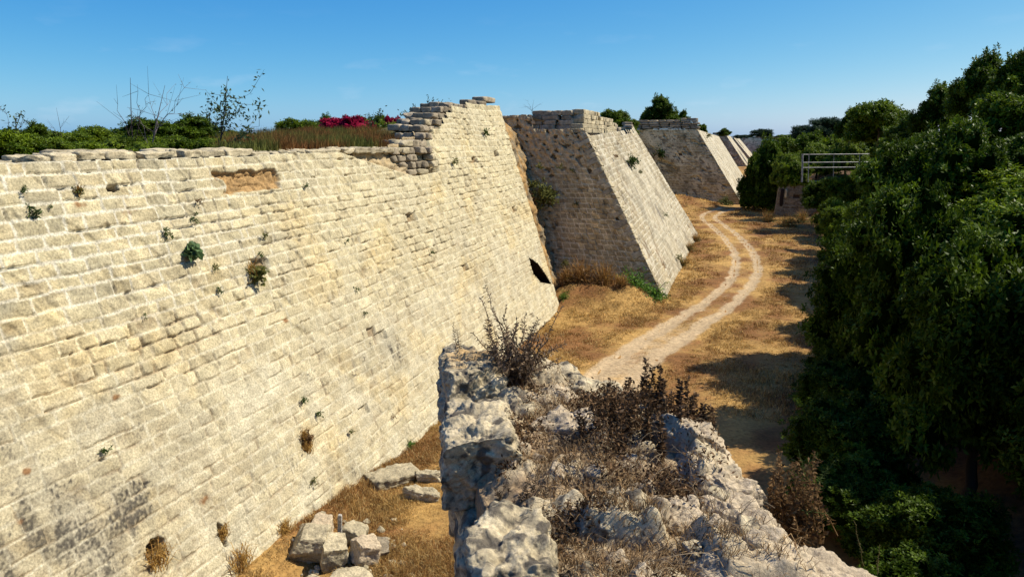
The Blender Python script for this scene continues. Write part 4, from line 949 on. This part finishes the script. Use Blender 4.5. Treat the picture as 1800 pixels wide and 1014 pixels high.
g = Geo(); rngB = np.random.default_rng(41)
for i in range(230):
    y = rngB.uniform(2.5, 6.2); x = rngB.uniform(float(lxl(y))+.3, float(lxr(y)))
    if rngB.random() > .35+.65*sstep(.7, 1.2, x): continue
    r = rngB.uniform(.02, .085); z = float(ruin_z(np.array([x]), np.array([y]))[0])
    if z < -2.7: continue
    rough_block(g, local(x, y, z-r*.25), (r*2.2, r*1.7, r*1.6), axl(rngB.uniform(0, 6), rngB.normal()*.3, rngB.normal()*.3), 4700+i, 10, 8, .012, 12, 3, tan if rngB.random() < .8 else lich, pits=.012)
rb = add('rubble', g.mesh('rubble', M_ROCK, True, BR_), ruin); rb['kind'] = 'stuff'

# ---- dead plants on the ruined wall
def leafy_stem(g, gl, P0, tip, sag, nl, L, W, seed, c0, c1, r=.004, curl=.5, start=.25):
    rng = np.random.default_rng(seed); q = np.linspace(0, 1, 10)[:, None]
    P0, tip = np.array(P0), np.array(tip); ax = tip-P0; ln = np.linalg.norm(ax)
    P = P0+ax*q+np.array([0, 0, sag*ln])*(4*q*(1-q))+rng.normal(size=(10, 3))*.012*ln*(q > 0)
    tube(g, P, r*(1-.7*q[:, 0]), lerp(np.array(c0), np.array(c1), .6), 4)
    t = np.linspace(start, 1, nl)*9; X = np.stack([np.interp(t, range(10), P[:, k]) for k in range(3)], -1)
    d = unit(ax); s = unit(np.cross(d, rng.normal(size=3))); phi = np.where(np.arange(nl) % 2, 0, math.pi)+rng.normal(size=nl)*curl*1.4
    s2 = np.cross(d, s); A = unit(np.cos(phi)[:, None]*s+np.sin(phi)[:, None]*s2+d*rng.uniform(-.1, .8, (nl, 1)))
    sz = (1-.5*np.linspace(0, 1, nl))
    leaf_quads(gl, X, A, L*sz, W*sz, rng, lerp(np.array(c0), np.array(c1), rng.random((nl, 1))**1.6))
DB, DT = (.045, .028, .018), (.24, .165, .095)
def dead_plant(name, label, base, tips, nl, L, W, seed, c0=DB, c1=DT, sag=.05, spread=.05, r=.005, curl=.5, start=.25, cat='dead plant', group=None):
    t = empty(name, base, label, cat, group); g, gl = Geo(), Geo(); rng = np.random.default_rng(seed)
    for i, tp in enumerate(tips):
        b = np.array(base)+np.append(rng.normal(size=2)*spread, -.03)
        leafy_stem(g, gl, b, tp, sag*rng.uniform(-.6, 1.4), nl, L, W, seed*37+i, c0, c1, r, curl, start)
    add('stems', g.mesh('stems', M_DRY, False, base), t); add('leaves', gl.mesh('leaves', M_DRY, False, base), t)
    return t
rngP = np.random.default_rng(12)
b0 = at(905, 668, 5.75)
tips = [at(845, 528, 5.7), at(856, 560, 5.5), at(852, 575, 5.9), at(868, 545, 5.8), at(918, 562, 5.9), at(944, 562, 5.7), at(935, 585, 6.0), at(962, 585, 5.6), at(975, 610, 5.8), at(999, 604, 5.7), at(955, 600, 5.3), at(890, 560, 6.1), at(905, 575, 5.5), at(925, 550, 6.1), at(880, 590, 5.4), at(985, 640, 5.5), at(860, 600, 5.4), at(930, 620, 5.3), at(900, 600, 5.2), at(875, 620, 5.2)]
dead_plant('dead_shrub', 'dark dead shrub with ferny curled stems at the far end of the ruined wall', b0, tips+[t_+rngP.normal(size=3)*.10 for t_ in tips], 60, .062, .02, 61, (.05, .032, .02), (.30, .21, .13), .04, .07, .007, .35, .15)
b1 = at(818, 618, 6.0); dead_plant('dead_sprig', 'single short curled dead sprig on the orange-topped stone', b1, [at(797, 568, 6.0), at(803, 580, 6.05)], 26, .035, .011, 62)
SPK = [(1073, 668, 1060, 790, 5.3), (1086, 700, 1080, 800, 5.1), (1103, 662, 1098, 790, 5.3), (1120, 690, 1112, 790, 5.2), (1137, 636, 1128, 770, 5.4), (1147, 645, 1142, 775, 5.3), (1158, 640, 1150, 780, 5.3), (1166, 668, 1160, 780, 5.2), (1180, 690, 1178, 790, 5.1), (1195, 665, 1190, 790, 5.2), (1210, 662, 1204, 800, 5.2), (1222, 690, 1215, 800, 5.1), (1048, 690, 1044, 790, 5.2), (1036, 720, 1040, 800, 5.1), (1236, 712, 1225, 800, 5.0), (1250, 715, 1236, 800, 5.0)]
SPF = [(1050, 713, 1046, 860, 4.7), (1078, 696, 1070, 850, 4.75), (1112, 690, 1104, 850, 4.7), (1140, 703, 1132, 850, 4.6), (1172, 696, 1165, 850, 4.7), (1196, 713, 1190, 850, 4.6), (1090, 723, 1088, 870, 4.4), (1160, 728, 1150, 880, 4.4), (1020, 728, 1022, 870, 4.6)]
for k in range(6):
    lab = ('leftmost clump of dark dead flower spikes on the ruined wall', 'tallest dark dead flower spikes pointing up over the track', 'dead flower spikes right of the tallest ones', 'short dead spikes with fluffy grey heads next to the big shadow', 'front row dead spikes at the centre left of the ruined wall', 'front row dead spikes below the tallest ones on the ruined wall')[k]
    S = [s for s in SPF if (s[0] < 1100) == (k == 4)] if k > 3 else [s for s in SPK if (s[0] < 1100, 1100 <= s[0] < 1170, 1170 <= s[0] < 1230, s[0] >= 1230)[k]]
    b = np.mean([at(s[2], s[3], s[4]) for s in S], 0); t = empty('dead_spike_plant', b, lab, 'dead plant', 'dead flower spikes on the ruined wall'); g, gl = Geo(), Geo()
    for i, s in enumerate(S):
        for j in range(3): leafy_stem(g, gl, at(s[2]+rngP.normal()*6, s[3], s[4]), at(s[0]+j*rngP.normal()*10, s[1]+j*rngP.uniform(15, 60), s[4]+j*.1), 0.0, 190-40*j, .064, .034, 700+k*40+i*2+j, (.045, .026, .014), (.27, .165, .085), .007, 1.0, .05)
    add('stems', g.mesh('stems', M_DRY, False, b), t); add('leaves', gl.mesh('leaves', M_DRY, False, b), t)
def bushy(label, name, cx, cy, D, rx, ry, n, nl, L, W, seed, c0, c1, cat='dead plant', group=None):
    n, nl, L, W = int(n*1.7), int(nl*1.3), L*1.4, W*1.4
    b = at(cx, cy+ry, D); tips = [at(cx+rngP.uniform(-rx, rx), cy-ry*rngP.uniform(-.3, 1), D+rngP.uniform(-.25, .25)) for i in range(n)]
    return dead_plant(name, label, b, tips, nl, L, W, seed, c0, c1, .06, .12, .004, 1.0, .1, cat, group)
bushy('brown shrub of small dead leaves on the right edge of the ruined wall', 'dead_shrub', 1392, 860, 4.25, 52, 75, 26, 46, .032, .018, 71, (.08, .042, .018), (.27, .165, .07))
bushy('low brown dead shrub between the spikes and the pale rock', 'dead_shrub', 1225, 770, 4.9, 45, 45, 18, 40, .03, .016, 72, (.06, .036, .018), (.25, .165, .08))
bushy('dark tangled dead shrub in the middle of the ruined wall', 'dead_shrub', 1085, 815, 4.7, 85, 55, 34, 34, .03, .012, 73, (.045, .03, .02), (.2, .14, .085))
bushy('shadowy dead shrub beside the left edge stones', 'dead_shrub', 915, 880, 4.0, 50, 55, 20, 34, .03, .012, 74, (.05, .034, .022), (.21, .15, .09))
bushy('small brown dead shrub near the lower middle of the ruined wall', 'dead_shrub', 985, 930, 3.55, 70, 45, 22, 34, .028, .011, 75, (.05, .034, .022), (.24, .17, .10))
bushy('dense dark dead brush around the feet of the flower spikes', 'dead_shrub', 1150, 745, 5.15, 100, 55, 34, 40, .03, .014, 77, (.04, .025, .015), (.19, .12, .065))
bushy('faded dead shrub hugging the small squared block', 'dead_shrub', 1150, 880, 4.0, 60, 40, 18, 30, .028, .012, 76, (.07, .042, .02), (.27, .18, .09))
gs = at(1405, 880, 4.2)
dead_plant('green_sprig', 'feathery green sprig arching out of the brown shrub', gs, [at(1472, 805, 4.2), at(1425, 800, 4.3), at(1405, 790, 4.2), at(1455, 820, 4.1), at(1465, 905, 4.1), at(1440, 795, 4.35)], 44, .045, .004, 63, (.05, .075, .02), (.13, .17, .05), .12, .03, .003, .8, .2, 'plant')
dead_plant('dry_stalk', 'thin dry stalk sticking up at the lower right of the ruined wall', at(1520, 985, 3.65), [at(1502, 914, 3.6)], 40, .012, .005, 64, (.10, .09, .03), (.22, .19, .08), 0, .005, .003, .8, .3, 'plant')
dead_plant('dry_stalk', 'short dry stalk right of the thin tall one', at(1545, 1000, 3.6), [at(1546, 955, 3.6)], 30, .014, .006, 65, (.10, .09, .03), (.22, .19, .08), 0, .005, .003, .8, .2, 'plant')
# tangle of dead grass on the wall top
g = Geo(); i = 0; rngB = np.random.default_rng(31)
for cz in np.arange(-2.52, -5.6, -.5):
    y = 2.45+rngB.random()*.4
    while y < 6.2:
        L = rngB.uniform(.5, .95); rough_block(g, local(float(lxl(y+L/2))+.27+rngB.normal()*.02-.012*(cz+2.5), y+L/2, cz), (.5, L-.03, .47), axl(.10, 0, 0), 4500+i, 18, 8, .04, 5, 2, lich, pits=.02); i += 1; y += L
add('lower_courses', g.mesh('lower_courses', M_ROCK, True, BR_), ruin)
g = Geo(); rng = np.random.default_rng(88); n = 9000
x = rng.uniform(-.5, 2.2, n); y = rng.uniform(2.3, 6.3, n)
dens = .12+.75*sstep(-.1, .35, noise(x*1.4, y*1.4, 3.)+.7*np.exp(-((x-.55)/.65)**2-((y-4.2)/1.0)**2))
dens *= (1-.75*sstep(.8, 1.15, x))*sstep(-.02, .18, x-lxl(y)-.42)*sstep(0, .3, lxr(y)-x)
kp = rng.random(n) < dens; x, y = x[kp], y[kp]; k = 6
xx = np.repeat(x, k)+rng.normal(size=len(x)*k)*.03; yy = np.repeat(y, k)+rng.normal(size=len(x)*k)*.03
P = R_*xx[:, None]+FH*yy[:, None]; P[:, 2] = ruin_z(xx, yy)-.01
ok = P[:, 2] > -2.6; P = P[ok]; n = len(P)
c = lerp(np.array([.06, .036, .018]), np.array([.44, .29, .14]), rng.random((n, 1))**1.4)
blades(g, P, .085, .0024, 1.2, rng, c, .9)
# crisp dead leaves caught in the tangle
m = 38000; x = rng.normal(.62, .55, m); y = rng.normal(4.35, .75, m); q = (x > lxl(y)+.25) & (x < lxr(y)-.05) & (y < 6.2) & (rng.random(m) < (.15+.85*sstep(1.15, .85, x))*sstep(-.1, .4, noise(x*2.2, y*2.2, 5.)))
x, y = x[q], y[q]; hh_ = .36*np.exp(-((x-.65)/.5)**2-((y-4.5)/.7)**2)
P = R_*x[:, None]+FH*y[:, None]; P[:, 2] = ruin_z(x, y)+rng.random(len(x))**1.3*(.05+hh_)
leaf_quads(g, P, unit(rng.normal(size=P.shape)), .034, .013, rng, lerp(np.array([.035, .02, .011]), np.array([.26, .155, .075]), rng.random((len(P), 1))**2))
# long bleached bent straws lying across
for i in range(520):
    a = rng.uniform(0, 2*math.pi); x0 = rng.uniform(0, 1.9); yy0 = rng.uniform(2.6, 5.6); x0 = min(x0, 1.1); L = rng.uniform(.08, .30); q = np.linspace(0, 1, 7)
    if rng.random() > .3+.7*math.exp(-((x0-.6)/.6)**2): continue
    bend = rng.normal()*.9; X = x0+L*np.cos(a+bend*q)*q; Yq = yy0+L*np.sin(a+bend*q)*q
    Z = ruin_z(np.array([x0]), np.array([yy0]))[0]+.02+rng.uniform(.02, .16)*np.sin(q*math.pi*rng.uniform(.5, 1))
    W = R_*X[:, None]+FH*Yq[:, None]; W[:, 2] = Z
    tube(g, W, rng.uniform(.0008, .0018), lerp(np.array([.2, .14, .08]), np.array([.44, .34, .21]), rng.random()), 3)
tg = add('dry_grass', g.mesh('dry_grass', M_DRY)); tag(tg, 'tangled dead grey-brown grass on top of the ruined wall', 'grass', None, 'stuff')

# ------------------------------------------------------------------ fallen stones at the foot of the wall
GS = 'fallen stones at the foot of the scarp wall'
PILE = [ # px, py, size m, rot, dz, colour, label
 (544, 962, (.85, .8, .75), (.3, .2, .1), .15, pale, 'biggest rounded fallen stone, left end of the pile', 2), (590, 966, (.65, .7, .75), (.6, .3, .2), .2, pale, 'upright brown-sided stone in the middle of the pile', 3),
 (640, 962, (.62, .6, .5), (.8, .1, .2), .2, tan, 'whitish grey angular stone on the right of the pile', 3), (622, 928, (.6, .6, .55), (.2, .1, .3), .15, pale, 'squared pale stone at the back of the pile', 2),
 (570, 925, (.5, .5, .4), (.1, .2, .1), .1, tan, 'small tan stone at the back left of the pile', 3), (660, 945, (.85, .7, .16), (.5, .05, .1), .12, grey, 'thin grey slab under the whitish stone', 1),
 (612, 1000, (1.0, .7, .2), (.9, .05, .05), .1, pale, 'flat pale slab at the near edge of the pile', 1), (560, 1012, (.7, .5, .35), (.2, .1, .1), .0, pale, 'half buried stone at the bottom of the pile', 2)]
for i, (px, py, dm, ro, dz, cf, lb, cu) in enumerate(PILE):
    p = on_z(px, py+12, -8.75); g = Geo(); dm = tuple(np.array(dm)*.92); rough_block(g, (0, 0, 0), dm, rot_ax(*ro), 5000+i, 28, 12, .035, 4, cu+5, cf, pits=.025)
    tag(add('fallen_stone', g.mesh('fallen_stone', M_STONE, True), None, (p[0], p[1], float(gz(p[0], p[1]))+dz+dm[2]*.2)), lb, 'stone', GS)
for i, (px, py, dm, ro, lb) in enumerate([(690, 842, (1.5, .7, .35), (1.0, .1, .1), 'long rough pale stone half sunk in the golden grass'), (752, 838, (.9, .3, .28), (.25, 0, 0), 'narrow pale stone bar lying in the grass by the ruined wall'), (742, 868, (.95, .4, .3), (.1, 0, .1), 'rounded pale stone lying in front of the narrow bar')]):
    p = on_z(px, py, -8.9); g = Geo(); rough_block(g, (0, 0, 0), dm, rot_ax(*ro), 5100+i, 26, 7, .06, 4, 4, pale, pits=.03)
    tag(add('fallen_stone', g.mesh('fallen_stone', M_STONE, True), None, (p[0], p[1], float(gz(p[0], p[1]))+.1)), lb, 'stone')
g = Geo(); rngB = np.random.default_rng(51)
for i in range(150):
    q = on_z(rngB.normal(600, 60), rngB.normal(975, 32), -8.8); r = rngB.uniform(.02, .09)
    if q[0] < -8.95: continue
    rough_block(g, (q[0], q[1], float(gz(q[0], q[1]))+.03), (r*2, r*1.7, r*1.3), rot_ax(rngB.uniform(0, 6), rngB.normal()*.4), 5300+i, 5, 8, .012, 8, 3, pale)
tag(add('rubble', g.mesh('rubble', M_STONE, True)), 'small broken stone chips scattered round the pile of fallen stones', 'rubble', None, 'stuff')
p = on_z(598, 945, -8.6); g = Geo(); rough_block(g, (0, 0, .25), (.09, .07, .9), rot_ax(.2, .15, .1), 5200, 8, 10, .006, 5, 0, None, (.40, .37, .31))
tag(add('stake', g.mesh('stake', M_STONE, True), None, (p[0], p[1], p[2]-.1)), 'narrow pale stake standing between stones of the pile', 'stake')

# ------------------------------------------------------------------ weeds rooted in the walls
def weed(label, p, n, size, up, c0, c1, seed, name='wall_weed', group='weeds rooted in the scarp wall', L=.09, W=.05, cat='weed', straw=0):
    rng = np.random.default_rng(seed); g = Geo(); ns = max(5, n//12)
    for k in range(ns):
        e = unit(np.array([.7, 0, .2])*up+rng.normal(size=3)*.6)*size*rng.uniform(.4, 1.05); q = np.linspace(0, 1, 5)[:, None]
        P = e*q+np.array([0, 0, .15*size])*q*(1-q)*3; tube(g, P, size*.018, np.array(c0)*1.2, 3)
        m = n//ns; t = rng.uniform(.3, 1, m)*4; X = np.stack([np.interp(t, range(5), P[:, j]) for j in range(3)], -1)+rng.normal(size=(m, 3))*size*.10
        leaf_quads(g, X, unit(rng.normal(size=(m, 3))+e*.8), L, W, rng, lerp(np.array(c0), np.array(c1), rng.random((m, 1))))
    if straw:
        Ps = rng.normal(size=(straw, 3))*size*.18; blades(g, Ps, size*1.1, .008, .9, rng, lerp(np.array([.42, .26, .07]), np.array([.24, .11, .03]), rng.random((straw, 1))), .9)
    return tag(add(name, g.mesh(name, M_LEAF), None, p), label, cat, group)
WG, WB, WD = ((.03, .055, .014), (.09, .14, .03)), ((.07, .08, .02), (.2, .2, .05)), ((.09, .05, .025), (.24, .14, .06))
WEEDS = [ # px, py, half-size px, colours, leaves, label
 (38, 332, 9, WG, 60, 'dark tuft on the top left of the wall near the coping'), (58, 370, 13, WG, 110, 'green weed with a cast shadow below the top left tuft'), (137, 335, 11, WB, 70, 'yellow-green tuft under the coping stones'), (88, 362, 6, WG, 40, 'speck of green just right of the weed with a cast shadow'),
 (290, 407, 11, WG, 80, 'rounded green tuft above and left of the broad-leaved caper'), (333, 436, 18, WG, 120, 'broad-leaved caper plant standing out from the wall'), (377, 466, 10, WB, 50, 'upright olive tuft right of the broad-leaved caper'), (445, 474, 21, WB, 200, 'largest green and brown weed on the open wall'),
 (340, 380, 10, WG, 60, 'small weed beneath the bare earth patch on the left'), (345, 353, 9, WD, 50, 'brownish weed just above another small weed under the earth patch'), (455, 446, 8, WG, 50, 'little weed just above the largest weed'), (385, 508, 9, WG, 50, 'little weed down and left of the largest weed'),
 (463, 413, 9, WB, 50, 'faint olive weed above the largest weed'), (253, 553, 6, WG, 40, 'tiny weed in the middle left of the wall'), (535, 328, 8, WG, 50, 'weed in a joint right of the bare earth patch'), (530, 699, 9, WG, 70, 'compact dark green tuft low on the wall'),
 (555, 724, 9, WG, 50, 'sparse weed below the compact dark green tuft'), (533, 765, 14, WD, 130, 'dark dried weed above a hanging straw patch'), (612, 756, 8, WB, 50, 'small olive weed right of the dried weed'), (548, 840, 10, WB, 40, 'upright grassy weed near the foot of the wall'),
 (180, 789, 11, WG, 60, 'low sprawling green weed at the lower left of the wall'), (850, 231, 10, WG, 60, 'weed near the crest on the tall part of the wall'), (795, 282, 9, WB, 60, 'weed beside the foot of the broken stair'), (608, 423, 6, WG, 40, 'speck of weed in the central wall'),
 (625, 506, 7, WG, 40, 'speck of weed beneath the central wall'), (757, 443, 6, WG, 40, 'speck of weed left of the grey streak'), (640, 549, 6, WG, 40, 'tiny weed left of the dead shrub tips'), (690, 730, 6, WD, 30, 'rusty weed just above the foot of the wall')]
for i, (px, py, hs, cc, n, lb) in enumerate(WEEDS):
    p = on_face(px, py+hs*.5)+np.array([.02, 0, .01]); d = p@FW; sz = hs/FPX*d*1.35
    big = (i == 5)
    weed(lb, p, int(n*1.3), sz, 1.0, cc[0] if not big else (.07, .12, .05), cc[1] if not big else (.17, .26, .10), 6000+i, L=sz*(.34 if not big else .5), W=sz*(.15 if not big else .42), straw=60 if i in (7, 17, 2) else 0)
for i, (px, py, hs, lb) in enumerate(((278, 985, 22, 'golden straw hanging out of the hole at the lower left of the wall'), (540, 788, 12, 'golden straw hanging below the dried weed'), (500, 934, 13, 'dry golden straw in a joint above the stone pile'), (392, 938, 10, 'dry straw lining the slot at the foot of the wall'), (425, 1000, 26, 'dry golden grass at the bottom edge left of the stone pile'))):
    p = on_face(px, py); d = p@FW; sz = hs/FPX*d*1.3
    g = Geo(); rng = np.random.default_rng(6100+i); m = 260; blades(g, rng.normal(size=(m, 3))*sz*np.array([.1, .4, .45])+np.array([.02, 0, 0]), sz*.8, .008, 1.0, rng, lerp(np.array([.5, .32, .09]), np.array([.3, .16, .045]), rng.random((m, 1))), 1.2)
    tag(add('straw_tuft', g.mesh('straw_tuft', M_DRY), None, p), lb, 'dry grass', 'straw tufts in the wall')
def fl2(x, y): d = ray(x, y); return d*((41.2+.9)/(d[1]-.1*d[2]))
def fc2(x, y):
    best = None
    for Yt in np.linspace(42, 70.9, 200):
        p = on_y(x, y, Yt); t = (Yt-41.2)/29.8; w = np.clip((p[2]+9.3)/9.8, 0, 1); xf = -3.84+w*(-5.0-1.6*t)
        if best is None or abs(p[0]-xf) < best[0]: best = (abs(p[0]-xf), p)
    return best[1]
W2 = [(fc2, 1105, 284, 15, WG, 420, 'large green bush growing out of the upper sunlit face of the second bastion'), (fc2, 1078, 274, 7, WD, 60, 'brown weed left of the large green bush on the second bastion'), (fc2, 1120, 303, 9, WB, 70, 'trailing weed under the large green bush on the second bastion'), (fc2, 1165, 378, 9, WG, 70, 'small weed in the grey middle of the second bastion face'), (fc2, 1188, 452, 11, WB, 90, 'weed low on the sunlit face of the second bastion'),
      (fl2, 948, 338, 26, WB, 520, 'broad olive shrub in the corner of the shaded flank'), (fl2, 930, 322, 16, WB, 200, 'olive shrub at the upper left of the broad corner shrub'), (fl2, 1002, 300, 7, WB, 50, 'small weed in the middle of the shaded flank'), (fl2, 985, 458, 12, WB, 140, 'olive weed low in the corner of the shaded flank'), (fl2, 1008, 357, 7, WB, 50, 'small weed right of the broad corner shrub'), (fl2, 943, 292, 10, WB, 90, 'weed high in the corner of the shaded flank'), (fl2, 980, 293, 8, WB, 60, 'faint weed high on the shaded flank')]
for i, (fn, px, py, hs, cc, n, lb) in enumerate(W2):
    p = fn(px, py+hs*.3)+(np.array([.15, -.15, 0]) if fn is fl2 else np.array([.1, 0, .05])); d = p@FW; sz = hs/FPX*d*1.15
    if fn is fl2 and px < 990: p = p*(1-.9/d)
    weed(lb, p, n, sz, 1.0, cc[0], cc[1], 6200+i, 'wall_shrub' if hs > 12 else 'wall_weed', 'weeds rooted in the second bastion', L=max(sz*.22, .1), W=max(sz*.12, .05), cat='shrub' if hs > 12 else 'weed')
p = on_y(1158, 272, 103.6); weed('dark shrub clinging to the left of the third bastion flank', p, 420, 1.0, 1., (.015, .03, .008), (.05, .08, .02), 6300, 'wall_shrub', None, .25, .13, 'shrub')
p = on_y(1275, 349, 102); weed('olive shrub at the foot of the third bastion flank', (p[0], p[1], float(gz(p[0], p[1]))+.2), 420, 1.2, .3, (.05, .06, .015), (.15, .16, .04), 6301, 'shrub', None, .25, .12, 'shrub')
for i, (px, py) in enumerate(((1243, 238), (1250, 262), (1270, 300), (1292, 322))):
    p = on_y(px, py, 112+i*9+(0, 4, 0, 20)[i]); weed(('weed at the crest of the third bastion face', 'weed in the upper third bastion face', 'weed half way down the third bastion face', 'weed low on the third bastion face')[i], p, 120, .6, 1., *WB, 6310+i, 'wall_weed', None, .2, .1)
# ---- brush at the foot of the second bastion
BR2 = [(1112, 522, 40.0, 1.0, 'GREEN', 'bright green bush at the foot of the shaded flank'), (1150, 532, 40.0, .95, 'GREEN', 'bright green bush under the sharp corner of the second bastion'), (1128, 515, 40.3, .75, 'GREEN', 'small green bush between the two bright bushes'),
       (1020, 512, 39.8, 1.15, 'BROWN', 'reddish brown brush heap in the corner of the ditch'), (1060, 520, 39.9, 1.1, 'BROWN', 'brown brush heap left of the bright green bushes'), (995, 505, 39.6, .8, 'BROWN', 'dark brown brush beside the end of the scarp wall'), (1090, 540, 39.2, .6, 'BROWN', 'low brown brush in front of the bright green bushes'), (990, 550, 37.6, .4, 'GREEN', 'small green plant at the end of the scarp wall'),
       (1212, 440, 60, .7, 'OLIVE', 'olive brush along the foot of the sunlit second bastion face'), (1222, 425, 66, .6, 'OLIVE', 'olive brush at the far foot of the second bastion face'), (1200, 465, 53, .6, 'OLIVE', 'dull brush at the near foot of the second bastion face'), (1175, 345, 108, 1.2, 'BROWN', 'russet brush below the third bastion flank'), (720, 790, 18.6, .28, 'GREEN', 'single bright green plant at the foot of the scarp wall near the ruined wall'), (1350, 395, 84, 1.1, 'OLIVE', 'pale olive brush in front of the stone pier'), (1385, 400, 80, 1.2, 'OLIVE', 'straw coloured brush right of the pier foot'), (1410, 385, 84, 1.2, 'OLIVE', 'grassy brush below the shaded pier face')]
BC = dict(GREEN=((.06, .13, .018), (.17, .32, .04)), BROWN=((.12, .06, .022), (.30, .18, .07)), OLIVE=((.09, .085, .025), (.25, .22, .08)))
for i, (px, py, Y, sz, kd, lb) in enumerate(BR2):
    p = on_y(px, py, Y); z = float(gz(p[0], p[1])); far = Y > 50
    weed(lb, (p[0], p[1], z+.05), 520, sz*1.1, .05, *BC[kd], 6400+i, 'brush' if kd != 'GREEN' else 'green_bush', 'brush along the foot of the walls', sz*.16, sz*.07, 'brush' if kd != 'GREEN' else 'bush', 200 if kd != 'GREEN' else 0)
